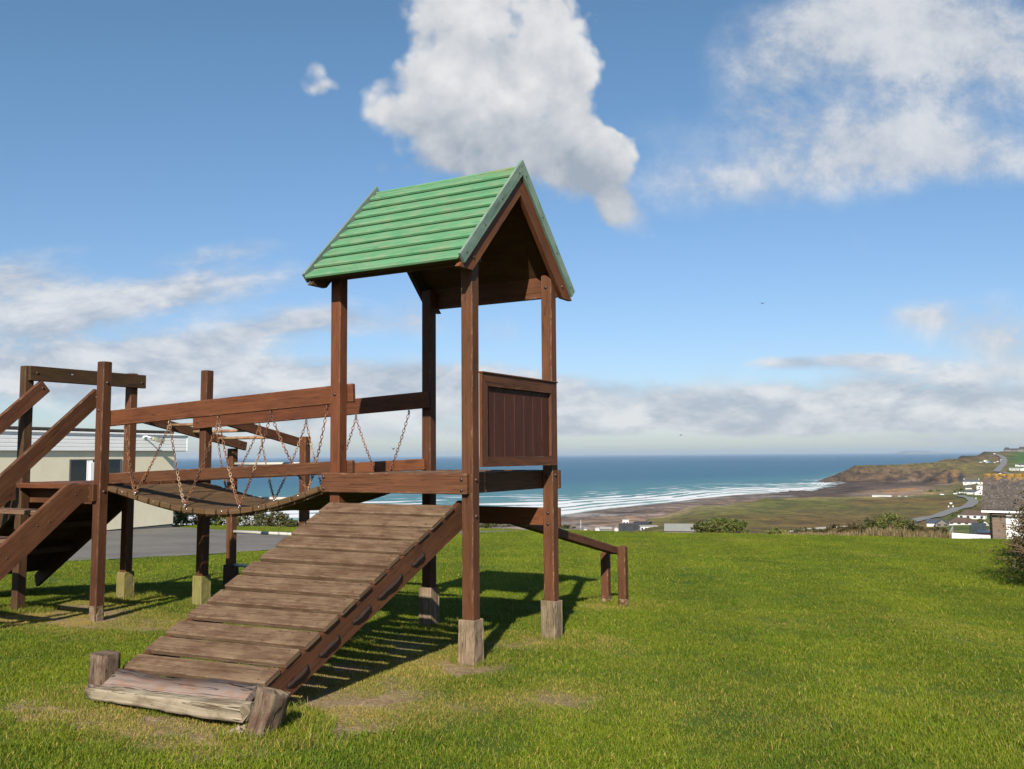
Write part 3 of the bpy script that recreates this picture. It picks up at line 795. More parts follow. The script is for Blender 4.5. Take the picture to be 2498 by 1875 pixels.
# longer tufts the mower misses round the posts
for (s, tt) in ((1.28, .12), (1.40, 1.35), (.02, 1.40), (-.0, -.0), (0.1, 1.15), (.03, -2.25), (1.5, -2.25), (1.45, -2.05), (.64, 3.95), (.95, 3.82), (-4.25, -.15), (-4.2, .1), (-3.05, 1.4), (-4.25, 1.4), (-5.9, .1), (-5.85, .5), (-5.9, .9), (-5.85, 1.3), (1.25, -1.95), (.6, -2.1), (-4.25, 2.95), (-3.0, 2.95)):
    x, y = W(s, tt); pts.append((x, y, float(lawn_z(np.array([x]), np.array([y]))[0]))); dry.append(.25); rot.append(random.random() * 6); sca.append(random.uniform(.55, .85)); kind.append(9)
me = bpy.data.meshes.new('grass'); me.from_pydata(pts, [], [])
for nm, arr, ty in (('sca', sca, 'FLOAT'), ('kind', kind, 'INT'), ('dry', dry, 'FLOAT'), ('rot', rot, 'FLOAT')):
    at = me.attributes.new(nm, ty, 'POINT'); at.data.foreach_set('value', arr)
grass = bpy.data.objects.new('grass', me); COL.objects.link(grass); stuff(grass)
tag(grass, 'short mown green lawn grass with paler dry spots', 'grass')
ng = bpy.data.node_groups.new('scatter_grass', 'GeometryNodeTree'); ng.is_modifier = True
ng.interface.new_socket('Geometry', in_out='INPUT', socket_type='NodeSocketGeometry'); ng.interface.new_socket('Geometry', in_out='OUTPUT', socket_type='NodeSocketGeometry')
gi, go = ng.nodes.new('NodeGroupInput'), ng.nodes.new('NodeGroupOutput')
mp = ng.nodes.new('GeometryNodeMeshToPoints'); ip = ng.nodes.new('GeometryNodeInstanceOnPoints'); ci = ng.nodes.new('GeometryNodeCollectionInfo')
ci.inputs['Collection'].default_value = pc; ci.inputs['Separate Children'].default_value = True; ci.inputs['Reset Children'].default_value = True
def attr(nm, ty):
    n = ng.nodes.new('GeometryNodeInputNamedAttribute'); n.data_type = ty; n.inputs[0].default_value = nm; return n.outputs[0]
cr = ng.nodes.new('ShaderNodeCombineXYZ'); ng.links.new(attr('rot', 'FLOAT'), cr.inputs[2])
L_ = ng.links.new
L_(gi.outputs[0], mp.inputs[0]); L_(mp.outputs[0], ip.inputs['Points']); L_(ci.outputs[0], ip.inputs['Instance']); ip.inputs['Pick Instance'].default_value = True
L_(attr('kind', 'INT'), ip.inputs['Instance Index']); L_(cr.outputs[0], ip.inputs['Rotation']); L_(attr('sca', 'FLOAT'), ip.inputs['Scale']); L_(ip.outputs[0], go.inputs[0])
md = grass.modifiers.new('scatter', 'NODES'); md.node_group = ng

# ---- tarmac drive
tar, t, bs = material('worn_tarmac')
pos = t.node('ShaderNodeNewGeometry').outputs['Position']
c = t.mix(t.step(t.noise(pos, .7, 4, .6), .35, .65), (.085, .077, .066), (.130, .118, .101))
c = t.mix(t.step(t.noise(pos, 60, 4, .7), .45, .7), c, (.19, .175, .15))
t.put(bs.inputs['Base Color'], c); bs.inputs['Roughness'].default_value = .9; t.put(bs.inputs['Normal'], t.bump(t.noise(pos, 70, 3, .6), .5, .01))
def ribbon(name, A, B, mt, dz, zf, nseg=60, across=4):
    def res(P):
        P = np.array(P, float); d = np.r_[0, np.cumsum(np.hypot(*np.diff(P, axis=0).T))]; q = np.linspace(0, d[-1], nseg)
        return np.stack([np.interp(q, d, P[:, 0]), np.interp(q, d, P[:, 1])], 1)
    a, b = res(A), res(B); w = np.linspace(0, 1, across)[None, :, None]
    P = a[:, None, :] * (1 - w) + b[:, None, :] * w
    X, Y = P[..., 0], P[..., 1]
    return grid_mesh(name, X, Y, zf(X, Y) + dz, mt)
drive = structure(ribbon('path', PATH_FAR, PATH_NEAR, tar, .012, lawn_z, 90, 14))

# ================================================================== FAR LAND
# per image direction: profile of (distance, height or image row, colour); rows become heights along the line of sight
C = dict(moor=(.140, .116, .036), rust=(.140, .094, .030), grn=(.125, .125, .030), grass=(.105, .135, .028), sand=(.270, .185, .135), wet=(.170, .128, .110), rock=(.095, .066, .052), cliff=(.145, .102, .074),
         cliffo=(.200, .128, .066), slope=(.150, .125, .045), field=(.062, .135, .030), dune=(.24, .20, .085), scrub=(.070, .060, .025), brown=(.13, .085, .05), dark=(.05, .05, .03), orange=(.42, .23, .075))
def r_(px, D, py): return HC + slope(px, py)[1] * D
PROF = {
 -2200: [(45, -4.5, 'moor'), (120, -20, 'moor'), (300, -42, 'moor'), (560, -57, 'sand'), (760, -59, 'sand'), (860, -60.2, 'wet'), (1200, -63, 'wet'), (1600, -70, 'wet'), (2600, -80, 'wet'), (3600, -90, 'wet')],
 600: [(45, -4.5, 'moor'), (120, -20, 'moor'), (300, -42, 'moor'), (560, -57, 'sand'), (760, -59, 'sand'), (860, -60.2, 'wet'), (1200, -63, 'wet'), (1600, -70, 'wet'), (2600, -80, 'wet'), (3600, -90, 'wet')],
 1240: [(45, -4.6, 'moor'), (120, -22, 'moor'), (300, -46, 'moor'), (600, -57.2, 'sand'), (760, -58.4, 'sand'), (880, -59.4, 'wet'), (975, -60.1, 'wet'), (1300, -63, 'wet'), (1800, -70, 'wet'), (3600, -90, 'wet')],
 1370: [(45, -4.8, 'moor'), (120, -18, 'moor'), (300, -42, 'moor'), (600, -56.6, 'sand'), (740, -58, 'sand'), (880, -59.2, 'wet'), (985, -60.1, 'wet'), (1400, -63, 'wet'), (1800, -70, 'wet'), (3600, -90, 'wet')],
 1500: [(45, -4.8, 'moor'), (120, -16, 'moor'), (400, -38, 'moor'), (560, -47, 'dune'), (640, -56.6, 'sand'), (900, -58.8, 'sand'), (1000, -59.2, 'wet'), (1110, -60.1, 'wet'), (1500, -63, 'wet'), (2000, -70, 'wet'), (3600, -90, 'wet')],
 1580: [(45, -4.8, 'moor'), (120, -14, 'moor'), (430, -34, 'moor'), (600, 1274, 'moor'), (690, 1264, 'dune'), (735, -56, 'sand'), (950, -58.6, 'sand'), (1060, -59.2, 'wet'), (1180, -60.1, 'wet'), (1600, -63, 'wet'), (2000, -70, 'wet'), (3600, -90, 'wet')],
 1700: [(45, -4.8, 'moor'), (120, -13, 'moor'), (400, 1296, 'rust'), (560, 1274, 'rust'), (700, 1255, 'grn'), (850, 1240, 'dune'), (890, 1236, 'dune'), (930, -57, 'sand'), (1080, -58.6, 'sand'), (1200, -59.4, 'wet'), (1340, -60.1, 'wet'), (1800, -63, 'wet'), (2300, -70, 'wet'), (3600, -90, 'wet')],
 1790: [(45, -4.8, 'moor'), (120, -12, 'moor'), (400, 1297, 'rust'), (560, 1272, 'rust'), (760, 1246, 'grn'), (930, 1228, 'dune'), (955, 1226, 'cliffo'), (985, -56, 'sand'), (1150, -58.4, 'sand'), (1290, -59.4, 'wet'), (1440, -60.1, 'wet'), (1900, -63, 'wet'), (2400, -70, 'wet'), (3600, -90, 'wet')],
 1860: [(45, -4.8, 'moor'), (120, -12, 'moor'), (400, 1298, 'rust'), (560, 1272, 'rust'), (760, 1246, 'grn'), (960, 1222, 'grn'), (1020, 1214, 'dune'), (1030, 1213.5, 'brown'), (1065, -56, 'sand'), (1230, -58.4, 'wet'), (1380, -59.5, 'wet'), (1500, -60.2, 'wet'), (1900, -63, 'wet'), (2400, -70, 'wet'), (3600, -90, 'wet')],
 1940: [(45, -4.8, 'moor'), (120, -11, 'moor'), (400, 1296, 'rust'), (560, 1272, 'rust'), (760, 1246, 'moor'), (960, 1222, 'grn'), (1040, 1213, 'dune'), (1060, 1212, 'brown'), (1100, -55, 'rock'), (1350, -58, 'rock'), (1500, -59.5, 'rock'), (1600, -60.3, 'rock'), (2000, -63, 'rock'), (2500, -70, 'rock'), (3600, -90, 'wet')],
 1990: [(45, -4.8, 'moor'), (120, -11, 'moor'), (400, 1296, 'rust'), (560, 1272, 'rust'), (760, 1244, 'moor'), (960, 1221, 'grn'), (1040, 1212.5, 'dune'), (1065, 1211, 'brown'), (1110, -54, 'rock'), (1400, -57.5, 'rock'), (1560, -59.2, 'rock'), (1720, -60.4, 'rock'), (2000, -60.6, 'rock'), (2150, -60.4, 'rock'), (2250, -63, 'rock'), (3600, -90, 'rock')],
 2012: [(45, -4.8, 'moor'), (120, -11, 'moor'), (400, 1296, 'rust'), (560, 1272, 'rust'), (760, 1244, 'moor'), (960, 1221, 'grn'), (1040, 1212.5, 'dune'), (1065, 1211, 'brown'), (1110, -54, 'rock'), (1400, -57.3, 'rock'), (1620, -59, 'rock'), (1760, -60.2, 'rock'), (1960, -60.1, 'rock'), (2060, -59, 'rock'), (2100, 1166, 'cliff'), (2170, -60, 'rock'), (2300, -64, 'rock'), (3600, -90, 'rock')],
 2050: [(45, -4.8, 'moor'), (120, -11, 'moor'), (400, 1296, 'rust'), (560, 1272, 'rust'), (760, 1244, 'moor'), (960, 1220, 'grn'), (1040, 1212, 'dune'), (1065, 1210.5, 'brown'), (1110, -54, 'rock'), (1400, -57, 'rock'), (1700, -58.7, 'rock'), (1850, -59.5, 'rock'), (2040, 1175, 'rock'), (2066, 1160, 'cliff'), (2085, 1152, 'cliff'), (2190, -55, 'cliff'), (2300, -63, 'rock'), (3600, -90, 'rock')],
 2085: [(45, -4.8, 'moor'), (120, -11, 'moor'), (400, 1296, 'rust'), (560, 1272, 'rust'), (760, 1244, 'moor'), (960, 1220, 'rust'), (1040, 1212, 'dune'), (1065, 1210, 'brown'), (1110, -54, 'sand'), (1400, -56.5, 'rock'), (1700, -58, 'rock'), (1990, 1175, 'rock'), (2010, 1171, 'cliff'), (2038, 1150, 'cliff'), (2062, 1137.5, 'slope'), (2200, 1136, 'slope'), (2290, -55, 'cliff'), (2400, -66, 'rock'), (3600, -90, 'rock')],
 2160: [(45, -4.8, 'moor'), (120, -11, 'moor'), (400, 1296, 'rust'), (560, 1271, 'rust'), (760, 1243, 'moor'), (960, 1219, 'rust'), (1050, 1212, 'dune'), (1075, 1210.5, 'sand'), (1110, -54.5, 'sand'), (1400, -56.3, 'sand'), (1650, -57.2, 'rock'), (1850, 1180, 'rock'), (1950, 1175, 'rock'), (1970, 1170, 'cliff'), (2004, 1147, 'cliff'), (2030, 1137, 'slope'), (2250, 1135, 'slope'), (2340, -55, 'cliff'), (2450, -68, 'rock'), (3600, -90, 'rock')],
 2250: [(45, -4.8, 'moor'), (120, -11, 'moor'), (400, 1296, 'rust'), (560, 1270, 'rust'), (760, 1242, 'moor'), (960, 1218, 'rust'), (1060, 1211, 'grn'), (1110, 1206, 'dune'), (1200, 1199, 'sand'), (1450, 1190, 'sand'), (1650, 1184, 'rock'), (1800, 1181, 'rock'), (1892, 1177, 'rock'), (1912, 1171, 'cliff'), (1945, 1149, 'cliff'), (1985, 1140, 'slope'), (2250, 1131, 'slope'), (2350, 1129.5, 'slope'), (2440, -50, 'cliff'), (2560, -68, 'rock'), (3600, -90, 'rock')],
 2310: [(45, -4.8, 'moor'), (120, -11, 'moor'), (400, 1294, 'grass'), (520, 1276, 'grass'), (640, 1254, 'moor'), (800, 1234, 'rust'), (1000, 1212, 'rust'), (1080, 1206, 'grn'), (1180, 1198, 'dune'), (1400, 1190, 'slope'), (1600, 1184, 'slope'), (1740, 1180, 'sand'), (1815, 1179, 'rock'), (1835, 1170, 'cliff'), (1862, 1151, 'cliffo'), (1900, 1144, 'slope'), (2150, 1130, 'slope'), (2330, 1122, 'slope'), (2380, 1121, 'slope'), (2480, -40, 'cliff'), (2600, -68, 'rock'), (3600, -90, 'rock')],
 2345: [(45, -4.8, 'moor'), (120, -11, 'moor'), (400, 1292, 'grass'), (480, 1281, 'grass'), (600, 1256, 'grass'), (760, 1232, 'rust'), (960, 1212, 'grn'), (1060, 1204, 'grass'), (1180, 1196, 'slope'), (1350, 1188, 'slope'), (1500, 1182, 'slope'), (1700, 1174, 'dune'), (1780, 1162, 'cliff'), (1850, 1150, 'slope'), (2100, 1134, 'slope'), (2350, 1120, 'brown'), (2450, 1113, 'dark'), (2520, 1110, 'dark'), (2640, -40, 'cliff'), (2760, -68, 'rock'), (3600, -90, 'rock')],
 2400: [(45, -4.8, 'moor'), (120, -11, 'moor'), (400, 1290, 'grass'), (480, 1280, 'grass'), (600, 1256, 'grass'), (700, 1242, 'rust'), (860, 1222, 'grass'), (1000, 1208, 'grass'), (1120, 1198, 'grass'), (1300, 1186, 'slope'), (1500, 1174, 'slope'), (1700, 1160, 'slope'), (1900, 1149, 'slope'), (2100, 1138, 'slope'), (2350, 1124, 'slope'), (2500, 1113, 'brown'), (2580, 1105, 'dark'), (2640, 1101, 'dark'), (2800, -20, 'cliff'), (3000, -60, 'rock'), (3600, -90, 'rock')],
 2450: [(45, -4.8, 'moor'), (120, -10, 'moor'), (400, 1288, 'grass'), (480, 1278, 'grass'), (600, 1254, 'grass'), (700, 1242, 'grass'), (860, 1222, 'grass'), (1000, 1208, 'grass'), (1120, 1196, 'grass'), (1300, 1182, 'slope'), (1500, 1168, 'grn'), (1700, 1154, 'slope'), (1900, 1143, 'slope'), (2100, 1132, 'slope'), (2350, 1118, 'brown'), (2560, 1106, 'slope'), (2680, 1100.5, 'dark'), (2800, 1099, 'dark'), (3000, -5, 'moor'), (3600, -60, 'rock')],
 2490: [(45, -4.8, 'moor'), (120, -10, 'moor'), (400, 1288, 'grass'), (480, 1278, 'grass'), (600, 1254, 'grass'), (700, 1242, 'grass'), (860, 1222, 'grass'), (1000, 1208, 'grass'), (1120, 1196, 'grass'), (1300, 1182, 'slope'), (1500, 1166, 'grn'), (1700, 1151, 'slope'), (1900, 1140, 'field'), (2100, 1130, 'field'), (2350, 1116, 'field'), (2560, 1103.5, 'field'), (2700, 1100, 'dark'), (2800, 1099, 'dark'), (3000, 3, 'moor'), (3600, -20, 'moor')],
 3600: [(45, -4.8, 'moor'), (120, -9, 'moor'), (400, -26, 'grass'), (480, -28, 'grass'), (600, -30, 'grass'), (700, -32, 'grass'), (860, -33, 'grass'), (1000, -34, 'grass'), (1120, -35, 'grass'), (1300, -34, 'slope'), (1500, -30, 'grn'), (1700, -24, 'slope'), (1900, -18, 'field'), (2100, -12, 'field'), (2350, 0, 'field'), (2560, 14, 'field'), (2700, 20, 'dark'), (2800, 24, 'dark'), (3000, 26, 'moor'), (3600, 26, 'moor')],
}
_cols = sorted(PROF); _az = [horizon_az(p) for p in _cols]
_pd = []
for p in _cols:
    D = np.array([e[0] for e in PROF[p]], float)
    Z = np.array([r_(p, e[0], e[1]) if e[1] > 900 else e[1] for e in PROF[p]], float)
    K = np.array([C[e[2]] for e in PROF[p]], float); _pd.append((D, Z, K))
def terrain(az, D, color=False):
    az = np.asarray(az, float); D = np.asarray(D, float)
    j = np.clip(np.searchsorted(_az, az) - 1, 0, len(_az) - 2); a0 = np.array(_az)[j]; a1 = np.array(_az)[j + 1]; w = np.clip((az - a0) / (a1 - a0), 0, 1)
    zs = np.stack([np.interp(D, d, z) for d, z, k in _pd]); fl = np.arange(az.size)
    zs = zs.reshape(len(_pd), -1); jj = j.ravel(); ww = w.ravel()
    z = (zs[jj, fl] * (1 - ww) + zs[jj + 1, fl] * ww).reshape(az.shape)
    if not color: return z
    cs = np.stack([np.stack([np.interp(D, d, k[:, c]) for c in range(3)], -1) for d, z_, k in _pd]).reshape(len(_pd), -1, 3)
    cc = cs[jj, fl] * (1 - ww)[:, None] + cs[jj + 1, fl] * ww[:, None]
    return z, cc.reshape(az.shape + (3,))
def terrain_xy(X, Y):
    X = np.asarray(X, float); Y = np.asarray(Y, float); e = np.interp(X, LAWN_X, LAWN_Y)
    z = terrain(X / Y, np.maximum(Y, 45)); q = np.clip((Y - e) / (45 - e), 0, 1); near = lawn_z(X, np.minimum(Y, e)) - .20
    z = np.where(Y < 45, near * (1 - q) + z * q, z)
    amp = np.clip((Y - 60) / 300, 0, 1)
    rel = np.clip((z + 57.5) / 8, 0, 1)
    z = z + rel * amp * ((fbm(X / 60, Y / 90, 4, 2) - .47) * 3.2 + (fbm(X / 11, Y / 16, 3, 9) - .45) * .8 * np.clip(1 - (Y - 1300) / 300, 0, 1))
    hl = np.clip((Y - 1750) / 120, 0, 1) * np.clip((z + 59) / 3, 0, 1) * np.clip((2600 - Y) / 200, 0, 1) * np.clip((.50 - X / Y) / .02, 0, 1)   # gullied headland
    z = z + hl * ((np.abs(fbm(X / 34, Y / 120, 4, 31) - .47) * -30 + 2.6) + (fbm(X / 13, Y / 26, 4, 33) - .47) * 8) * .75
    z = z + np.clip((Y - 1080) / 40, 0, 1) * np.clip((-54.5 - z) / 1.5, 0, 1) * np.clip((X / Y - .26) / .04, 0, 1) * (fbm(X / 14, Y / 40, 4, 41) - .5) * 2.2  # rock ledges on the shore
    return z
def drop(px, py, dz=0.):
    """point where the line of sight through a photo position meets the far land"""
    d = ray(px, py); k = np.exp(np.linspace(np.log(34), np.log(3400), 5000)) / d.y
    X, Y, Z = d.x * k, d.y * k, HC + d.z * k
    h = terrain_xy(X, Y); i = np.where(Z < h)[0]
    i = i[0] if len(i) else len(k) - 1
    return Vector((X[i], Y[i], h[i] + dz))

ter, t, bs = material('coast_land')
pos = t.node('ShaderNodeNewGeometry').outputs['Position']
ca = t.node('ShaderNodeAttribute', attribute_name='col').outputs['Color']
n1 = t.noise(t.vmul(pos, (.05, .025, .12)), 1, 6, .65, .4); n2 = t.noise(t.vmul(pos, (.22, .12, .4)), 1, 5, .7); n3 = t.noise(t.vmul(pos, (1.3, .9, 1.5)), 1, 4, .7)
c = t.mix(t.step(n1, .38, .62), t.mix(1, ca, (.56, .58, .58), 'MULTIPLY'), t.mix(1, ca, (1.12, 1.05, .92), 'MULTIPLY'))
c = t.mix(t.step(n2, .35, .65), t.mix(1, c, (.70, .74, .74), 'MULTIPLY'), t.mix(1, c, (1.24, 1.2, 1.2), 'MULTIPLY'))
c = t.mix(.5, c, t.mix(t.step(n3, .35, .65), t.mix(1, c, (.6, .6, .6), 'MULTIPLY'), t.mix(1, c, (1.4, 1.4, 1.35), 'MULTIPLY')))
t.put(bs.inputs['Base Color'], c); bs.inputs['Roughness'].default_value = .95; bs.inputs['Specular IOR Level'].default_value = .15
azs = np.concatenate([np.linspace(-1.3, -.05, 60)[:-1], np.linspace(-.05, .57, 520)[:-1], np.linspace(.57, 1.6, 40)])
Ds = np.concatenate([np.geomspace(24.5, 45, 14)[:-1], np.geomspace(45, 420, 40)[:-1], np.geomspace(420, 1150, 120)[:-1], np.linspace(1150, 2700, 240)[:-1], np.linspace(2700, 3600, 16)])
A_, D_ = np.meshgrid(azs, Ds); X_, Y_ = A_ * D_, D_.copy()
e = np.interp(X_, LAWN_X, LAWN_Y); Y_ = np.where(D_ < 45, e - .6 + (45 - e + .6) * (D_ - 24.5) / 20.5, Y_)
Z_ = terrain_xy(X_, Y_); _, cc = terrain(X_ / Y_, np.maximum(Y_, 45), True)
nz = fbm(X_ / 45, Y_ / 70, 5, 77)[..., None]; cc = cc * (.72 + .6 * nz)
# rusty heather and bright grass patches on the moor, dark weed and wet channels on the shore
pm = np.clip((fbm(X_ / 55, Y_ / 140, 4, 91) - .46) * 7, 0, 1)[..., None] * np.clip((Z_ + 56) / 3, 0, 1)[..., None] * np.clip((1150 - Y_) / 100, 0, 1)[..., None]
cc = cc * (1 - pm * .30) + np.array([.085, .100, .022]) * pm * .30
wetm = np.clip((fbm(X_ / 160, Y_ / 34, 4, 55) - .50) * 14, 0, 1) * np.clip((-57.6 - Z_) / .8, 0, 1) * np.clip((1500 - Y_) / 150, 0, 1)
cc = cc * (1 - .55 * wetm[..., None]) + np.array([.30, .30, .33]) * .55 * wetm[..., None]
wd = np.clip((fbm(X_ / 40, Y_ / 30, 4, 58) - .56) * 14, 0, 1) * np.clip((-56 - Z_) / 1, 0, 1)
cc = cc * (1 - .5 * wd[..., None])
# bands of bare earth on the headland cliffs
gy = np.gradient(Z_, axis=0) / np.maximum(np.gradient(Y_, axis=0), .1); gx = np.gradient(Z_, axis=1) / np.maximum(np.gradient(X_, axis=1), .1)
st_ = np.clip((np.hypot(gx, gy) - .22) * 3.5, 0, 1)[..., None] * np.clip((Y_ - 1650) / 100, 0, 1)[..., None] * np.clip((2560 - Y_) / 100, 0, 1)[..., None]
cm = np.clip((fbm(X_ / 30, Z_ / 5 + Y_ / 300, 5, 61) - .44) * 6, 0, 1)[..., None]; cm2 = np.clip((fbm(X_ / 9, Z_ / 7, 4, 63) - .50) * 8, 0, 1)[..., None]
rockc = np.array([.178, .115, .074]) * cm + np.array([.110, .074, .054]) * (1 - cm); rockc = rockc * .82 * (1 - .62 * cm2)
cc = cc * (1 - st_ * .85) + rockc * st_ * .85
def stain(px, py, rx, ry, col, k):
    p = drop(px, py); q = p.y / FPX
    # footprint on the ground of a patch rx by ry image units wide
    D0, D1 = drop(px, py + ry).y, drop(px, py - ry).y
    w = np.exp(-(((X_ - p.x * Y_ / p.y) / (rx * q)) ** 2 + ((Y_ - p.y) / max((D1 - D0) / 2, 12)) ** 2) ** 2) * k * np.clip(.55 + .9 * fbm(X_ / 18, Y_ / 22, 4, 71), 0, 1)
    return w[..., None], np.array(col)
for s_ in ((2202, 1195, 42, 3.5, (.40, .215, .070), .95), (2150, 1199, 60, 3, (.24, .14, .07), .7), (2120, 1204, 60, 4, (.26, .20, .16), .7), (2270, 1203, 40, 2, (.34, .22, .10), .6), (2325, 1152, 28, 7, (.23, .135, .065), .8), (2316, 1166, 7, 13, (.045, .045, .05), .9), (2345, 1166, 8, 13, (.055, .052, .055), .85), (2331, 1168, 6, 12, (.25, .15, .07), .8), (2248, 1146, 30, 3, (.20, .13, .07), .5), (2166, 1168, 12, 2.5, (.05, .04, .035), .8),
           (2130, 1139, 26, 2, (.20, .125, .07), .5), (2215, 1172, 40, 2.5, (.26, .19, .14), .5), (2310, 1110, 12, 4, (.10, .06, .045), .7), (2420, 1114, 22, 5, (.17, .11, .055), .6), (2470, 1118, 16, 8, (.055, .115, .030), .8)):
    w_, k_ = stain(*s_); cc = cc * (1 - w_) + k_ * w_
land = structure(grid_mesh('coast_land', X_, Y_, Z_, ter, cc))

# ---- orange sand bank and cliff scar
# ---- sea: fine fan near the shore, one great sheet beyond
sea_m, t, bs = material('sea_water')
pos = t.node('ShaderNodeNewGeometry').outputs['Position']; p = t.sep(pos)
sh = t.node('ShaderNodeAttribute', attribute_name='shore').outputs['Fac']
dist = p[1]
c = t.mix(t.step(sh, 0, 520), (.150, .235, .215), (.060, .165, .190))
c = t.mix(t.step(sh, 250, 1500), c, (.026, .098, .170)); c = t.mix(t.step(dist, 2500, 16000), c, (.030, .095, .185))
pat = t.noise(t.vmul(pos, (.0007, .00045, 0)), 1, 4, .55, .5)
c = t.mix(t.mul(t.step(pat, .50, .66), .45), c, (.016, .065, .135))  # cloud shadows painted into the water colour as broad darker bands
rip = t.noise(t.vmul(pos, (.02, .035, 0)), 1, 6, .7)
c = t.mix(t.mul(t.step(rip, .42, .62), .25), c, (.10, .19, .24))
# surf: lines of broken water running along the beach
q = t.noise(t.vmul(pos, (.0042, .0042, 0)), 1, 3, .5)
ph = t.add(t.mul(sh, .0135), t.mul(q, 2.2))
band = t.math('ABSOLUTE', t.sub(t.math('FRACT', ph), .5))
brk = t.noise(t.vmul(pos, (.0080, .0065, 0)), 1, 3, .55); fn = t.noise(t.vmul(pos, (.05, .03, 0)), 1, 5, .75)
zone = t.mul(t.step(sh, -40, 0), t.step(sh, 330, 760, 1, 0))
thr = t.add(t.step(sh, 0, 620, .36, .03), t.mul(t.sub(brk, .5), 1.30))
foam = t.mul(t.step(t.sub(t.add(thr, t.mul(t.sub(fn, .5), .45)), band), -.01, .06), zone)
wash = t.mul(t.step(sh, 0, 130, 1, 0), t.step(t.add(fn, t.mul(brk, .5)), .55, .95))
caps = t.mul(t.step(t.noise(t.vmul(pos, (.021, .014, 0)), 1, 2, .5), .745, .79), t.step(sh, 1500, 5000, .9, 0))
foam = t.math('MAXIMUM', t.math('MAXIMUM', foam, t.mul(wash, .75)), caps)
c = t.mix(1, c, (.98, 1.02, .98), 'MULTIPLY'); c = t.mix(foam, c, (.62, .62, .62))
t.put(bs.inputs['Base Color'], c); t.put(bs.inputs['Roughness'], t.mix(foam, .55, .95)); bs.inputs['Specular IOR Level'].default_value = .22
t.put(bs.inputs['Normal'], t.bump(rip, .3, 2.))
# where the beach meets the water in each direction
sd = []
for a in azs:
    dd = np.linspace(500, 2600, 900); z = terrain(np.full_like(dd, a), dd); i = np.where(z < SEA)[0]
    sd.append(dd[i[0]] if len(i) else 2600)
sd = np.array(sd); ker = np.ones(25) / 25; sds = np.convolve(np.pad(sd, 12, 'edge'), ker, 'valid')
Dw = np.concatenate([np.linspace(560, 2700, 260)[:-1], np.geomspace(2700, 300000, 60)])
Aw, Dw2 = np.meshgrid(np.concatenate([azs, [2.5, 5]]), Dw); sdx = np.concatenate([sds, [2600, 2600]])
shore = np.clip((Dw2 - sdx[None, :]), -400, 20000)
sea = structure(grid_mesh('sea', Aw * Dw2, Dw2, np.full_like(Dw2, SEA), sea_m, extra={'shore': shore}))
# ---- far island on the horizon
isl_m = plain('island_rock', (.16, .17, .12), .95, .2, .002)
b = MB(); n = 60; D = 46000.
a0, a1 = slope(2214, 1104)[0], slope(2322, 1104)[0]
top = []
for i in range(n + 1):
    q = i / n; h = min(1, q / .10, (1 - q) / .33) ** .8 * (120 + 14 * math.sin(q * 7) + 8 * math.sin(q * 23))
    top.append((a0 + (a1 - a0) * q, h))
v = []; f = []
for i, (a, h) in enumerate(top):
    v += [(a * D, D, SEA - 5), (a * D, D + 260, SEA + h * .9), (a * D, D + 900, SEA + h + 40), (a * D, D + 2200, SEA - 5)]
    if i:
        j = 4 * i
        for k in range(3): f.append((j - 4 + k, j + k, j + k + 1, j - 3 + k))
me = bpy.data.meshes.new('island'); me.from_pydata(v, [], f); me.materials.append(isl_m); o = bpy.data.objects.new('island', me); COL.objects.link(o); structure(o)

# ---- coast roads
road_m = plain('road_tarmac', (.17, .165, .155), .9, .06, .3)
def road(pts, w, name='road'):
    P = [drop(*p) for p in pts]; q = np.array([(p.x, p.y) for p in P]); d = np.r_[0, np.cumsum(np.hypot(*np.diff(q, axis=0).T))]
    n = 160; s = np.linspace(0, d[-1], n); x = np.interp(s, d, q[:, 0]); y = np.interp(s, d, q[:, 1])
    for _ in range(6): x[1:-1] = (x[:-2] + 2 * x[1:-1] + x[2:]) / 4; y[1:-1] = (y[:-2] + 2 * y[1:-1] + y[2:]) / 4
    tx, ty = np.gradient(x), np.gradient(y); l = np.hypot(tx, ty); nx, ny = -ty / l, tx / l
    k = np.linspace(-.5, .5, 5); X = x[:, None] + nx[:, None] * k * w; Y = y[:, None] + ny[:, None] * k * w
    Z = np.repeat(terrain_xy(x, y)[:, None], 5, 1); zz = np.maximum(terrain_xy(X, Y), Z).max(1); 
    for _ in range(4): zz[1:-1] = np.maximum(zz[1:-1], (zz[:-2] + zz[2:]) / 2)
    o = grid_mesh(name, X, Y, np.repeat(zz[:, None], 5, 1) + .55, road_m); return structure(o)
road([(2212, 1276), (2235, 1270.5), (2260, 1265.5), (2299, 1256), (2323, 1248), (2351, 1239), (2369, 1231.5), (2376, 1224), (2368, 1217.5), (2354, 1213), (2343, 1210)], 8.5)
road([(2430, 1151), (2436, 1145), (2444, 1137), (2449, 1129), (2450, 1122), (2446, 1116), (2438, 1111), (2428, 1108), (2418, 1107)], 13)
road([(2430, 1151), (2446, 1152), (2462, 1156), (2480, 1158), (2497, 1160)], 9)

# ================================================================== BUILDINGS
render_m = plain('cream_render', (.80, .72, .53), .9, .04, 3, bump=.15)
render_m2 = plain('dark_plinth', (.11, .11, .105), .9, .1, 5)
upvc = plain('white_cladding', (.90, .90, .88), .35, .03, 2)
felt = plain('roof_felt', (.055, .045, .040), .95, .2, 8)
dark_glass = plain('dark_glass', (.02, .024, .026), .06, .1, 3, spec=.6)
upvc_dark = plain('shadow_joint', (.30, .30, .31), .5, .05, 3)
kerb_m = plain('concrete', (.42, .39, .34), .9, .1, 12)

club = empty('clubhouse', (-10.018, 27.86, -.417), R(67.5))
tag(club, 'cream rendered flat roofed building with white cladding behind the stairs', 'building')
b = MB(); b.box(-9, 0, 0, 7, .07, 2.20, ch=.004); wall = b.build('wall', render_m, club)
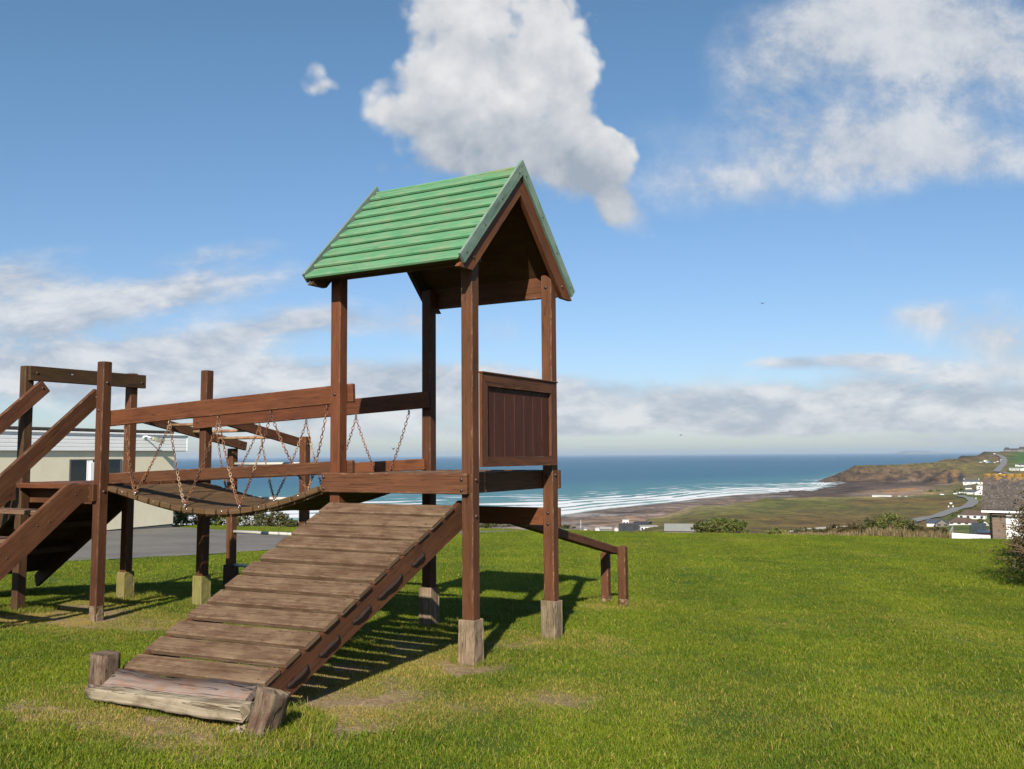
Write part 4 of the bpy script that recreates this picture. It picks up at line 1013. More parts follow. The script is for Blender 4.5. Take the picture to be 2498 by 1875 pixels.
# window cut-out is built as a recessed dark box set 4 cm proud of nothing: reveal frame + panes sunk in the wall face
b = MB(); b.box(-9, -.012, .015, 6.98, -.8, .069, ch=.004); b.build('plinth', render_m2, club)
b = MB()
for i in range(5):
    z0 = 2.205 + i * .098
    b.beam((-9, -.06, z0 + .047), (.45, -.06, z0 + .047), .022, .092, (0, 0, 1), .008)
    b.beam((.455, -.06, z0 + .047), (.455, 7.3, z0 + .047), .022, .092, (0, 0, 1), .008)
b.box(.438, .472, -.078, -.045, 2.20, 2.70, ch=.003)
b.box(-9, .44, -.049, -.044, 2.2, 2.69, 1, ch=.001)
b.box(-9, .44, -.04, 7.2, 2.195, 2.204, 0, ch=.002)
fas = b.build('cladding', [upvc, upvc_dark], club)
b = MB(); b.box(-9, .49, -.105, -.075, 2.655, 2.705, ch=.01); b.build('gutter', upvc, club)
b = MB(); b.box(-9, -.05, -.03, 7.25, 2.706, 2.80, ch=.02); b.build('roof', felt, club)
b = MB(); wx0, wx1, wz0, wz1 = -3.80, -2.04, .95, 1.985
b.box(wx0, wx1, -.006, .03, wz0, wz1, ch=.002)
win = b.build('window', render_m2, club)
b = MB()
b.box(-3.24, -3.05, -.018, -.007, wz0, wz1, ch=.003)
b.box(wx0, wx1, -.02, -.0075, wz0, wz0 + .05, ch=.003)
for (a, c) in ((wx0, wx0 + .05), (wx1 - .05, wx1)): b.box(a, c, -.018, -.007, wz0, wz1, 1, ch=.003)
b.box(wx0, wx1, -.02, -.0075, wz1 - .03, wz1, 1, ch=.003)
b.box(-3.16, -3.02, -.05, -.021, 1.35, 1.9, ch=.004)
b.build('frame', [upvc, render_m2], win)
b = MB(); b.box(wx0 + .051, -3.241, -.010, -.0065, wz0 + .051, wz1 - .031, ch=.001); b.build('pane', dark_glass, win)
b = MB(); b.box(-3.049, wx1 - .051, -.010, -.0065, wz0 + .051, wz1 - .031, ch=.001); b.build('pane', dark_glass, win)
b = MB(); b.tube([(-1.30, -.07, 2.60), (-1.30, -.16, 2.62), (-1.26, -.30, 2.58)], .02, 8); b.bolt((-1.30, -.072, 2.60), (0, -1, 0), .06, .03, 0)
b.beam((-1.24, -.30, 2.57), (-.93, -.38, 2.50), .20, .10, (0, -.25, 1), .02, 1); b.beam((-1.23, -.42, 2.535), (-.94, -.49, 2.468), .012, .13, (0, -.25, 1), .004, 2)
b.build('floodlight', [upvc, plain('lamp_body', (.32, .33, .25), .4, .2, 9), plain('lamp_glass', (.45, .46, .36), .1, .2, 12)], club)
b = MB(); b.box(-1.7, .25, -.14, -.02, -.22, -.13, ch=.02); b.build('doorstep', kerb_m, club)

# ------------------------------------------------------------------ foliage
def leaf_mat(name, c1, c2, c3, trans=.2):
    mt, t, bs = material(name)
    g = t.node('ShaderNodeNewGeometry'); rp = g.outputs['Random Per Island']; pos = g.outputs['Position']
    n = t.noise(pos, 1.6, 3, .6)
    c = t.mix(t.step(rp, 0, .75, smooth=False), c1, c2); c = t.mix(t.step(t.add(t.mul(rp, .5), t.mul(n, .8)), .62, .88), c, c3)
    t.put(bs.inputs['Base Color'], c); bs.inputs['Roughness'].default_value = .55; bs.inputs['Specular IOR Level'].default_value = .3
    tr = t.node('ShaderNodeBsdfTranslucent'); t.put(tr.inputs[0], c); mx = t.node('ShaderNodeMixShader'); mx.inputs[0].default_value = trans
    t.l.new(bs.outputs[0], mx.inputs[1]); t.l.new(tr.outputs[0], mx.inputs[2]); t.l.new(mx.outputs[0], t.n['Material Output'].inputs[0]); return mt
LEAF_G = leaf_mat('green_leaves', (.036, .062, .012), (.105, .140, .024), (.170, .165, .036))
LEAF_O = leaf_mat('olive_leaves', (0.030, 0.045, 0.011), (0.060, 0.075, 0.021), (0.112, 0.086, 0.034))
LEAF_R = leaf_mat('russet_leaves', (.026, .032, .009), (.066, .066, .018), (.120, .066, .024))
STRAW = leaf_mat('dry_stalks', (.050, .048, .016), (.125, .074, .032), (.25, .19, .095), .15)
TWIG = plain('twigs', (.22, .135, .075), .85, .25, 20)
def leaves_mesh(name, P, size, mt, parent, rng, flat=.0):
    n = len(P); a = rng.normal(size=(n, 3)); a /= np.linalg.norm(a, axis=1)[:, None]; a[:, 2] = a[:, 2] * (1 - flat)
    r2 = rng.normal(size=(n, 3)); bb = np.cross(a, r2); bb /= np.linalg.norm(bb, axis=1)[:, None] + 1e-9
    s = (size * rng.uniform(.55, 1.35, n))[:, None]
    v = np.stack([P - a * s, P + bb * s * .42, P + a * s, P - bb * s * .42], 1).reshape(-1, 3)
    i = np.arange(n) * 4; f = np.stack([i, i + 1, i + 2, i + 3], 1)
    me = bpy.data.meshes.new(name); me.from_pydata(v.tolist(), [], f.tolist()); me.materials.append(mt); o = bpy.data.objects.new(name, me); COL.objects.link(o); o.parent = parent; return o
def shrub(name, label, x, y, z, lumps, n, size, mt, group=None, seed=0, twigs=10, cat='shrub', shoots=0, hollow=.55):
    """lumps: (dx, dy, dz, rx, ry, rz); leaves sit in clumps spread through the crown, denser towards the outside"""
    rng = np.random.default_rng(seed + 100); root = empty(name, (x, y, z)); tag(root, label, cat, group)
    P = []
    vol = np.array([l[3] * l[4] * l[5] for l in lumps]) ** (2 / 3); cnt = (n * vol / vol.sum()).astype(int)
    for l, c in zip(lumps, cnt):
        k = max(4, int(c / 22)); d = rng.normal(size=(k, 3)); d /= np.linalg.norm(d, axis=1)[:, None]; rr = rng.uniform(hollow, 1.06, k)[:, None]
        cc = np.array(l[:3]) + d * rr * np.array(l[3:])
        idx = rng.integers(0, k, c); P.append(cc[idx] + rng.normal(size=(c, 3)) * np.array(l[3:]) * .13)
    P = np.concatenate(P); P = P[P[:, 2] > -.15]
    leaves_mesh('foliage', P, size, mt, root, rng)
    b = MB()
    for k in range(twigs):
        l = lumps[rng.integers(0, len(lumps))]; d = rng.normal(size=3); d /= np.linalg.norm(d); d[2] = abs(d[2])
        e = np.array(l[:3]) + d * np.array(l[3:]) * rng.uniform(.85, 1.15); s0 = np.array([e[0] * .06, e[1] * .06, -.1])
        md_ = (s0 + e) / 2 + rng.normal(size=3) * .05 + np.array([0, 0, .08])
        w = max(.006, .010 * max(l[3:]))
        b.tube([s0, md_, e], lambda q, w=w: w * (1.3 - q), 5, caps=False)
    for k in range(shoots):
        l = lumps[rng.integers(0, len(lumps))]; d = rng.normal(size=3); d /= np.linalg.norm(d); d[2] = abs(d[2]) * .8 + .1
        s0 = np.array(l[:3]) + d * np.array(l[3:]) * .5; e = np.array(l[:3]) + d * np.array(l[3:]) * rng.uniform(1.05, 1.35)
        b.tube([s0, (s0 + e) / 2 + np.array([0, 0, .03]), e], lambda q: .006 * (1.2 - q), 4, caps=False)
    if b.v: b.build('stems', TWIG, root)
    return root
# hedge row on the left beyond the drive
for i, (px, D, w, h, lab, mt) in enumerate(((402, 31.5, 1.0, .55, 'dark green rounded shrub against the clubhouse corner', LEAF_G), (470, 31.3, .95, .62, 'dark green shrub seen left of the second bridge post', LEAF_G), (545, 30.8, .8, .48, 'low dense shrub in the gap under the bridge', LEAF_G),
        (618, 30.6, .95, .58, 'broad olive shrub beyond the drive under the bridge middle', LEAF_O), (672, 30.3, .7, .50, 'olive shrub with open top beside the sea gap', LEAF_O), (708, 30.0, .42, .28, 'small shrub just left of the ramp top beyond the drive', LEAF_O))):
    a = horizon_az(px); x, y = a * D, D
    lumps = [(0, 0, h * .45, w * .5, .5, h * .55), (-w * .42, .1, h * .35, w * .32, .4, h * .45), (w * .42, -.05, h * .36, w * .34, .4, h * .48), (w * .1, .1, h * .8, w * .25, .3, h * .28)]
    shrub('shrub', lab, x, y, float(lawn_z(np.array([x]), np.array([min(y, lawn_edge(x))]))[0]) - .12, lumps, 2600, .040, mt, 'shrubs beyond the drive', i)
# bushes along the lawn's far edge
for i, (px, D, w, h, lab, mt, n) in enumerate(((1160, 31, 1.5, .22, 'low scrubby bush in the gap beneath the tower deck', LEAF_O, 1800), (1372, 30.6, .55, .14, 'tiny clump of weeds right of the right tower post', LEAF_O, 700), (1708, 29.4, .45, .34, 'small sprig of bush before the grey roof', LEAF_O, 700), (1752, 29.2, 1.05, .42, 'bright green bush on the lawn edge, broadest clump there', LEAF_G, 3200), (1700 + 88, 28.9, .6, .42, 'green bush end thinning to the right on the lawn edge', LEAF_G, 1500),
        (1888, 28.2, .45, .17, 'small green weed clump on the lawn edge between bush and brambles', LEAF_G, 700), (2032, 27.6, .8, .30, 'low bramble spreading left of the tall dry grass', LEAF_R, 1500), (2165, 27.6, .95, .62, 'tall dark green bramble rising from the dry grass', LEAF_G, 3600), (2112, 27.8, .7, .50, 'green bramble beside the tall one in dry grass', LEAF_O, 1800), (2215, 27.3, .5, .40, 'small bramble right of the tall one in dry grass', LEAF_O, 1100), (2275, 26.8, .6, .30, 'russet bramble near the right end of the dry grass', LEAF_R, 1000), (2075, 27.7, .6, .34, 'russet bramble in the middle of the dry grass', LEAF_R, 1000), (1965, 28, .7, .20, 'low green growth at the left start of the dry grass', LEAF_O, 900))):
    a = horizon_az(px); D0 = D; x = a * D; y = D; zz = float(terrain_xy(np.array([x]), np.array([y]))[0]); e = lawn_edge(x); zz = float(lawn_z(np.array([x]), np.array([e]))[0]) - .10
    lumps = [(0, 0, h * .45, w * .5, .35, h * .55), (-w * .42, .1, h * .3, w * .32, .3, h * .4), (w * .42, -.05, h * .34, w * .34, .3, h * .42), (w * .08, .1, h * .78, w * .22, .2, h * .26)]
    shrub('bush', lab, x, y, zz, lumps, n, .036, mt, 'bushes along the lawn edge', 20 + i)
# tall dry grass along the edge
rng = np.random.default_rng(5); v = []; f = []
for k in range(3000):
    px = rng.choice([rng.uniform(1900, 2030), rng.uniform(2020, 2312), rng.uniform(2100, 2312)]) if rng.uniform() < .9 else rng.uniform(1480, 1960)
    a = horizon_az(px); e = lawn_edge(a * 27); D = e + rng.uniform(.02, 1.1); x = a * D
    full = np.interp(px, [1480, 1700, 1900, 1990, 2080, 2130, 2345], [.02, .05, .07, .11, .18, .27, .20]); h = full * rng.uniform(.35, 1.1) * (.55 + .75 * float(fbm(np.array([px / 14.]), np.array([1.]), 3, 8)[0])) * (1.1 if px > 2080 else 1)
    z0 = float(lawn_z(np.array([x]), np.array([e]))[0]) - .12 - .02; th = rng.uniform(0, 6.28); w = .0065; ln = h * rng.uniform(.05, .35); lx, ly = math.cos(th) * ln, math.sin(th) * ln
    i = len(v); v += [(x - w, D, z0), (x + w, D, z0), (x + lx * .4 + w, D + ly * .4, z0 + (h + .1) * .6), (x + lx * .4 - w, D + ly * .4, z0 + (h + .1) * .6), (x + lx, D + ly, z0 + h + .1)]
    f += [(i, i + 1, i + 2, i + 3), (i + 3, i + 2, i + 4)]
me = bpy.data.meshes.new('dry_grass'); me.from_pydata(v, [], f); me.materials.append(STRAW); o = bpy.data.objects.new('dry_grass', me); COL.objects.link(o); stuff(o); tag(o, 'tall straw coloured dry grass along the lawn edge', 'dry grass')

# big twiggy shrubs on the right hand edge
RS_ = [(7.66, 12.9, 1.14, 'large russet twiggy shrub at the right edge, nearest part on the lawn', 61), (9.2, 15.6, 1.05, 'leafy twiggy shrub behind the largest right edge shrub', 62), (10.3, 18.4, .8, 'farthest twiggy shrub in front of the slate roofed house', 63)]
for (x, y, k, lab, sd_) in RS_:
    z = float(lawn_z(np.array([x]), np.array([y]))[0])
    lumps = [(0, 0, .55 * k, .75 * k, .9 * k, .6 * k), (.15, .1, 1.0 * k, .6 * k, .7 * k, .42 * k), (-.35 * k, -.1, .32 * k, .45 * k, .6 * k, .34 * k), (.5 * k, .2, 1.2 * k, .5 * k, .6 * k, .38 * k), (.5, -.5, .6 * k, .7 * k, .7 * k, .6 * k)]
    shrub('twiggy_shrub', lab, x, y, z, lumps, 15000, .026, LEAF_R, 'twiggy shrubs at the right', sd_, 60, shoots=210, hollow=.30)

# ------------------------------------------------------------------ house with slate roof at the right
slate, t, bs = material('lichened_slates')
uv = t.node('ShaderNodeUVMap', uv_map='UVMap').outputs[0]
oc = t.node('ShaderNodeTexCoord').outputs['Object']
n = t.noise(oc, 3.5, 4, .65); n2 = t.noise(oc, 9, 3, .6); g = t.node('ShaderNodeNewGeometry').outputs['Random Per Island']
c = t.mix(g, (.045, .036, .031), (.082, .065, .055)); c = t.mix(t.step(n2, .58, .66), c, (.19, .165, .135))
h = t.sep(oc)[2]
c = t.mix(t.mul(t.step(t.add(h, t.mul(n, 1.3)), 5.80, 6.10), 1), c, (.24, .135, .025))
t.put(bs.inputs['Base Color'], c); bs.inputs['Roughness'].default_value = .9
stone, t, bs = material('stone_walling')
oc = t.node('ShaderNodeTexCoord').outputs['Object']
br = t.node('ShaderNodeTexBrick'); t.put(br.inputs['Vector'], t.node('ShaderNodeUVMap', uv_map='UVMap').outputs[0]); br.inputs['Scale'].default_value = 3.2; br.inputs['Color1'].default_value = (.19, .125, .075, 1); br.inputs['Color2'].default_value = (.115, .095, .08, 1); br.inputs['Mortar'].default_value = (.15, .12, .1, 1)
t.put(bs.inputs['Base Color'], br.outputs[0]); bs.inputs['Roughness'].default_value = .9
white_m = plain('white_paint', (.72, .71, .69), .7, .03, 2)
dark_m = plain('dark_fascia', (.03, .028, .026), .6, .1, 5)
d = ray(2412, 1243); k = 60 / d.y; ez = HC + d.z * k
hs_ = empty('slate_house', (d.x * k, d.y * k, ez - 3.3), -R(32)); tag(hs_, 'white and stone house with lichen spotted slate roof behind the twiggy shrubs', 'house')
b = MB(); b.box(0.02, .92, .05, 5, -1.5, 3.26, ch=.01); b.build('stone_wall', stone, hs_)
b = MB(); b.box(.925, 9, .12, 5, -1.5, 3.26, ch=.01); b.build('wall', white_m, hs_)
b = MB(); rp_, nrow = 2.1, 15
for r in range(nrow):
    q0, q1 = r / nrow, (r + 1) / nrow; x = -.42; odd = (r % 2) * .16
    while x < 9:
        w = .32 if x > -.42 else .32 - odd
        y0, z0 = -.35 + q0 * 2.6, 3.30 + q0 * rp_; y1, z1 = -.35 + (q1 + .02) * 2.6, 3.30 + (q1 + .02) * rp_
        e = random.uniform(-.006, .006)
        b.beam((x + .004, (y0 + y1) / 2, (z0 + z1) / 2 + .02 + e), (x + w - .004, (y0 + y1) / 2, (z0 + z1) / 2 + .02 + e), math.hypot(y1 - y0, z1 - z0), .018, (0, -rp_, 2.6), .003)
        x += w
roofo = b.build('roof', slate, hs_)
b = MB(); x = -.43
while x < 9: b.tube([(x, 2.27, 5.40), (x + .43, 2.27, 5.41)], .13, 10); x += .45
b.build('ridge_tiles', slate, roofo)
b = MB(); b.prism([(-.33, 3.28), (2.25, 5.36), (4.85, 3.28)], 0, -.36, 9); b.build('roof_underside', dark_m, roofo)
b = MB(); b.box(-.40, 9, -.40, -.36, 3.14, 3.27, ch=.004); b.build('eaves_board', white_m, hs_)
b = MB(); b.tube([(.12, -.30, 3.2), (.12, -.06, 2.9), (.12, -.06, -1.3)], .055, 8); b.build('downpipe', dark_m, hs_)

# white walled terrace with blue covers below the lawn edge
d = ray(2316, 1299); k = 88 / d.y; zt = HC + d.z * k
ter_ = empty('terrace_wall', (d.x * k, d.y * k, zt), -R(27)); tag(ter_, 'white parapet wall of a terrace just past the lawn edge', 'wall')
b = MB(); b.prism([(0, -2.5), (4.6, -2.5), (4.6, -.22), (0, 0)], 1, 0, .12); b.build('front_wall', white_m, ter_)
b = MB(); b.prism([(.122, 0), (.122, -2.5), (7.0, -2.5), (7.0, -.02), (6.9, .10)], 0, 0, .10); b.build('side_wall', plain('grey_render', (.38, .37, .35), .9), ter_)
blue = plain('blue_cover', (.035, .055, .085), .35, .2, 3); timber_dk = plain('dark_screen', (.03, .045, .05), .5, .2, 4)
o = empty('glass_screen', (d.x * k, d.y * k, zt), -R(27)); tag(o, 'dark blue green glass screen inside the white terrace', 'screen')
b = MB(); b.box(1.75, 3.05, 5.2, 5.3, -1.5, .62, ch=.01); b.box(1.60, 1.70, 3.0, 5.2, -1.0, .45, ch=.01); b.build('panel', timber_dk, o)
b = MB()
for i in range(6): b.box(3.10 + i * .32, 3.14 + i * .32, 5.2, 5.26, -1.2, .50, ch=.005)
b.box(3.05, 5.1, 5.2, 5.26, .48, .53, ch=.005); b.build('railing', dark_m, o)
o = empty('hot_tub', (d.x * k, d.y * k, zt), -R(27)); tag(o, 'square tub under a dark blue cover on the white walled terrace', 'tub')
b = MB(); b.box(2.35, 3.9, 1.4, 2.9, -1.5, -.10, ch=.05); b.build('tub_body', plain('brown_panels', (.13, .06, .04), .7), o)
b = MB(); b.box(2.25, 4.0, 1.3, 3.0, -.095, .10, ch=.04); b.build('cover', blue, o)

# ------------------------------------------------------------------ houses of the bay
ROOF = dict(slate=plain('slate_roof', (0.075, 0.078, 0.090), .85, .12, .5), brown=plain('brown_tiles', (0.099, 0.063, 0.048), .9, .12, .5), blue=plain('blue_slate', (0.045, 0.057, 0.078), .8, .1, .5), grey=plain('grey_sheeting', (0.192, 0.192, 0.174), .8, .06, .4), dark=plain('dark_roof', (.05, .048, .05), .9, .1, .5), pale=plain('pale_roof', (0.300, 0.288, 0.258), .8, .06, .5))
WALL = dict(white=plain('white_walls', (.56, .55, .53), .8, .03, .5), black=plain('black_boards', (.030, .034, .040), .8, .2, 1.5), stone=plain('stone_walls', (0.180, 0.156, 0.126), .9, .12, 1.), grey=plain('grey_walls', (0.180, 0.168, 0.162), .9, .1, .6))
glass_far = plain('window_glass', (.03, .035, .04), .15, .1, 1)
def house(px0, px1, yb, yt, shape, roof, wall, label, frac=.5, rot=0., wins=2, chim=0, cat='house', name='house', depth=None, D=None, hide=1.5):
    pc_ = drop((px0 + px1) / 2, yb) if D is None else None
    if D is not None:
        dd = ray((px0 + px1) / 2, yb); pc_ = Vector((dd.x * D / dd.y, D, HC + dd.z * D / dd.y))
    dist = pc_.y; sc_ = dist / FPX; w = (px1 - px0) * sc_; h = (yb - yt) * sc_; az = math.atan2(pc_.x, pc_.y)
    root = empty(name, pc_, -az + R(rot)); tag(root, label, cat, None)
    dp = depth or min(max(w * .7, 5), 11); hw = h * frac; ov = .25
    if shape == 'g':
        b = MB(); b.prism([(-w / 2, -hide), (w / 2, -hide), (w / 2, hw), (0, h - .15), (-w / 2, hw)], 1, 0, dp); b.build('wall', WALL[wall], root)
        b = MB(); th = .25
        for sg in (-1, 1): b.prism([(0, h), (sg * (w / 2 + ov), hw - .15), (sg * (w / 2 + ov), hw - .15 - th), (0, h - th)][::sg], 1, -.35, dp + .2)
        ro = b.build('roof', ROOF[roof], root)
    elif shape == 's':
        b = MB(); b.box(-w / 2, w / 2, 0, dp, -hide, hw, ch=.02); b.build('wall', WALL[wall], root)
        b = MB(); b.prism([(-.4, hw + .005), (dp + .4, hw + .005), (dp * .5 + .1, h), (dp * .5 - .1, h)][::-1], 0, -w / 2 - ov, w / 2 + ov); ro = b.build('roof', ROOF[roof], root)
    elif shape == 'h':   # hipped
        b = MB(); b.box(-w / 2, w / 2, 0, dp, -hide, hw, ch=.02); b.build('wall', WALL[wall], root)
        b = MB(); i = len(b.v); iw = w / 2 + .3
        b.v += [(-iw, -.4, hw), (iw, -.4, hw), (iw, dp + .4, hw), (-iw, dp + .4, hw), (-iw + dp * .45, dp / 2, h), (iw - dp * .45, dp / 2, h)]
        for fc in ((0, 1, 5, 4), (1, 2, 5), (2, 3, 4, 5), (3, 0, 4), (0, 3, 2, 1)): b.face([i + q for q in fc])
        ro = b.build('roof', ROOF[roof], root)
    else:
        b = MB(); b.box(-w / 2, w / 2, 0, dp, -hide, h - .3, ch=.02); b.build('wall', WALL[wall], root)
        b = MB(); b.box(-w / 2 - .2, w / 2 + .2, -.3, dp + .2, h - .295, h, ch=.03); ro = b.build('roof', ROOF[roof], root); hw = h - .3
    for i in range(wins):
        cx = -w / 2 + w * (i + .5) / wins; ww = min(1.5, w / wins * .55); wz = hw * .55; wh = min(hw * .5, 1.5)
        b = MB(); b.box(cx - ww / 2, cx + ww / 2, -.06, -.005, wz - wh / 2, wz + wh / 2, ch=.01); b.build('window', glass_far, root)
    for i in range(chim):
        cx = -w / 2 + w * (i + .06) / max(chim - 1, 1) * (.95 if chim > 1 else 1); b = MB(); b.box(cx - .5, cx + .5, dp * .5 - .5, dp * .5 + .5, h - 1.2, h + 1.5, ch=.05); b.build('chimney', WALL[wall], ro)
    return root
house(2206, 2238, 1284, 1266.5, 'g', 'blue', 'stone', 'small stone chalet with blue slate gable, leftmost below the road', .38, 0, 2)
house(2262, 2286, 1284, 1266.5, 's', 'blue', 'white', 'white annexe with blue slate roof left of the stone gable', .45, 0, 0)
house(2284, 2314, 1284, 1266, 'g', 'blue', 'stone', 'stone chalet with blue slate gable right of the white annexe', .38, 0, 2)
house(2316, 2382, 1280, 1263.5, 'h', 'brown', 'white', 'long bungalow with low brown hipped roof nearest the terrace', .32, 0, 4)
house(2340, 2400, 1266, 1246, 'h', 'brown', 'white', 'white bungalow with brown roof and four dark windows below the road', .48, -6, 4)
house(2397, 2411, 1282, 1270, 'g', 'brown', 'white', 'small white outbuilding half hidden by the slate roofed house', .5, 0, 0)
house(2379, 2404, 1207, 1193, 'g', 'slate', 'white', 'white house with a plain tall gable at the road end', .5, 8, 1)
house(2352, 2378, 1205.5, 1195, 's', 'slate', 'white', 'low white house with grey lean roof left of the tall gable', .5, -14, 0)
house(2384, 2408, 1195, 1184, 'f', 'pale', 'white', 'flat roofed modern white house with long dark windows', .8, 0, 2)
house(2356, 2370, 1193, 1186.5, 's', 'slate', 'white', 'tiny grey roofed white cottage above the lean roofed house', .5, 0, 0)
house(2352, 2386, 1181, 1169.5, 's', 'slate', 'white', 'long white cottage with chimneys at the cliff foot', .52, 0, 3, 2)
house(2350, 2361, 1181, 1168, 'g', 'slate', 'white', 'white gabled wing at the left of the long cottage', .55, 0, 1)
house(2387, 2397, 1181.5, 1175.5, 'f', 'pale', 'white', 'small white garage right of the long cottage', .8, 0, 1)
house(2429, 2452, 1163.5, 1152.5, 'g', 'slate', 'white', 'white gabled house among dark bushes on the hillside', .5, 12, 1)
house(2452, 2466, 1161, 1158, 'f', 'pale', 'white', 'low white extension beside the hillside gable', .8, 0, 0)
house(2464, 2492, 1148, 1141, 's', 'pale', 'white', 'long white bungalow on the right hand slope', .5, 0, 3)
house(2490, 2515, 1148, 1139, 'g', 'grey', 'white', 'white gabled bungalow cut by the right picture edge', .5, 0, 1)
house(2477, 2484, 1137.5, 1133, 'f', 'pale', 'white', 'tiny white cube house below the green field', .8, 0, 0)
house(2485, 2503, 1137.5, 1130, 'h', 'slate', 'white', 'white house with hipped grey roof below the green field', .45, 0, 2)
house(2437, 2450, 1100.5, 1093, 'h', 'brown', 'grey', 'red brown roofed house, leftmost on the skyline', .45, 0, 2)
house(2449, 2464, 1101, 1091, 'h', 'dark', 'grey', 'tall dark roofed house second from left on the skyline', .45, 0, 3)
house(2463, 2483, 1101, 1093.5, 's', 'dark', 'grey', 'long dark roofed terrace on the skyline', .5, 0, 4)
house(2485, 2510, 1101.5, 1089.5, 'h', 'dark', 'grey', 'tallest dark roofed house on the skyline at the right edge', .5, 0, 3)
house(2129, 2173, 1212.5, 1207.5, 'f', 'pale', 'white', 'long low white building at the back of the beach', .8, 0, 0, D=1075)
house(2190, 2198, 1212, 1208.5, 'g', 'pale', 'white', 'small white hut right of the long beach building', .5, 0, 0, D=1075, name='beach_hut', cat='hut')
house(2206, 2215, 1212, 1208.5, 'g', 'grey', 'white', 'small grey roofed hut farthest right behind the beach', .5, 0, 0, D=1075, name='beach_hut', cat='hut')
house(1510, 1562, 1296, 1278.5, 'f', 'dark', 'black', 'black boarded flat roofed beach building', .9, 0, 2, cat='building', name='beach_building', D=520, hide=4)
house(1545, 1584, 1294, 1273.5, 'f', 'dark', 'black', 'taller dark rear block of the black beach building', .9, -15, 0, cat='building', name='beach_building', D=545, hide=4)
house(1563, 1605, 1297, 1283, 'f', 'pale', 'white', 'low pale hut with slatted front right of the black beach building', .9, 8, 5, cat='hut', name='beach_hut', D=500, hide=4)
house(1519, 1534, 1286, 1267, 'f', 'pale', 'white', 'white lookout cabin above the black beach building', .9, 0, 2, cat='lookout', name='lookout_cabin', D=575, hide=4)
house(1623, 1690, 1297, 1279, 's', 'grey', 'stone', 'long grey sheet roof by the green bush', .10, 0, 0, cat='building', name='long_shed', D=300, hide=3)
for (px0, px1, yb, yt, lab) in ((1424, 1432, 1292, 1286.5, 'tiny pale hut right of the flagpole'), (1452, 1462, 1292, 1285, 'tiny pinkish white hut between flagpole and grey awning'), (1499, 1508, 1292, 1285, 'tiny white hut touching the black building')):
    house(px0, px1, yb, yt, 'g', 'pale', 'white', lab, .5, 0, 0, cat='hut', name='beach_hut', D=520, hide=3)
house(1463, 1492, 1292, 1286, 's', 'pale', 'grey', 'low grey awning on the back of the beach', .3, 0, 0, cat='awning', name='beach_awning', D=530, hide=3)
# white rails and track by the moor
b = MB(); P = [drop(px, py, .8) for px, py in ((1928, 1296.5), (1960, 1293.5), (1990, 1291), (2020, 1288.5), (2050, 1287), (2072, 1286))]
for p, q in zip(P[:-1], P[1:]): b.beam(p - Vector((0, 0, .5)), q - Vector((0, 0, .5)), .25, 1.1)
tag(b.build('roadside_wall', plain('pale_wall', (.62, .58, .52), .9), None), 'low pale roadside wall just above the lawn edge', 'wall')
b = MB(); P = drop(1417, 1291); P = Vector((ray(1417, 1292).x / ray(1417, 1292).y * 520, 520, HC + 520 * slope(1417, 1292)[1] - 3)); b.tube([P, P + Vector((0, 0, 8.2))], lambda q: .16 - .08 * q, 8); b.bolt(P + Vector((0, 0, 8.2)), (0, 0, 1), .2, .2, 0)
tag(b.build('flagpole', WALL['white'], None), 'thin white flagpole on the beach behind the lawn', 'flagpole')
P = Vector((ray(1528, 1267).x / ray(1528, 1267).y * 575, 576.5, HC + 575 * slope(1528, 1267)[1] - .3)); b = MB(); b.tube([P, P + Vector((0, 0, 1.6))], .06, 6); b.tube([P + Vector((-.4, 0, 1.2)), P + Vector((.4, 0, 1.2))], .05, 6)
tag(b.build('radio_mast', WALL['grey'], None), 'short mast on top of the white lookout cabin', 'mast')

# road signs by the bend
for i, (px, py, h, lab) in enumerate(((2320, 1233, 2.4, 'largest white sign board on the moor by the road bend'), (2314, 1238, 1.4, 'small white post sign left of the large board'), (2325, 1238, 1.5, 'small white post sign right of the large board'), (2381, 1218.5, 1.8, 'lone white sign on the grass outside the road bend'))):
    p = drop(px, py); rt_ = empty('road_sign', p, 0); tag(rt_, lab, 'sign', 'road signs'); w = 2.2 if i == 0 else .9
    b = MB(); b.tube([(0, .06, -.3), (0, .06, h)], .06, 6); b.build('pole', WALL['grey'], rt_); b = MB(); b.box(-w / 2, w / 2, -.03, 0, h - 1.1, h + .2, ch=.02); b.build('board', WALL['white'], rt_)

# vehicles in the cliff car park and on the coast road
PAINT = dict(white=plain('white_car', (.80, .80, .80), .25, .02, 1), blue=plain('blue_car', (.10, .24, .42), .25, .05, 1), silver=plain('silver_car', (.55, .58, .60), .25, .03, 1), red=plain('red_car', (.4, .06, .05), .25, .05, 1))
tyre = plain('tyre', (.02, .02, .02), .9)
def vehicle(px, py, L, H, colr, label, rot=0, van=False):
    p = drop(px, py, .05); rt_ = empty('parked_car' if not van else 'parked_van', p, R(rot)); tag(rt_, label, 'van' if van else 'car', 'vehicles on the cliff')
    W_ = 2.0; b = MB()
    prof = [(-L / 2, .35), (L / 2, .35), (L / 2, .95), (L * .33, 1.02), (L * .20, H), (-L * .36, H), (-L * .47, 1.0), (-L / 2, .95)] if not van else [(-L / 2, .35), (L / 2, .35), (L / 2, 1.2), (L * .42, H), (-L / 2, H)]
    b.prism(prof, 1, -W_ / 2, W_ / 2); b.build('body', PAINT[colr], rt_)
    b = MB(); b.prism([(-L * .33, 1.05), (L * .24, 1.05), (L * .17, H - .1), (-L * .33, H - .1)] if not van else [(L * .1, 1.25), (L * .40, 1.25), (L * .36, H - .2), (L * .1, H - .2)], 1, -W_ / 2 - .02, W_ / 2 + .02); b.build('windows', glass_far, rt_)
    for sx in (-.32, .32):
        for sy in (-W_ / 2, W_ / 2 - .22):
            b = MB(); b.tube([(sx * L, sy - .02, .33), (sx * L, sy + .24, .33)], .33, 12); b.build('wheel', tyre, rt_)
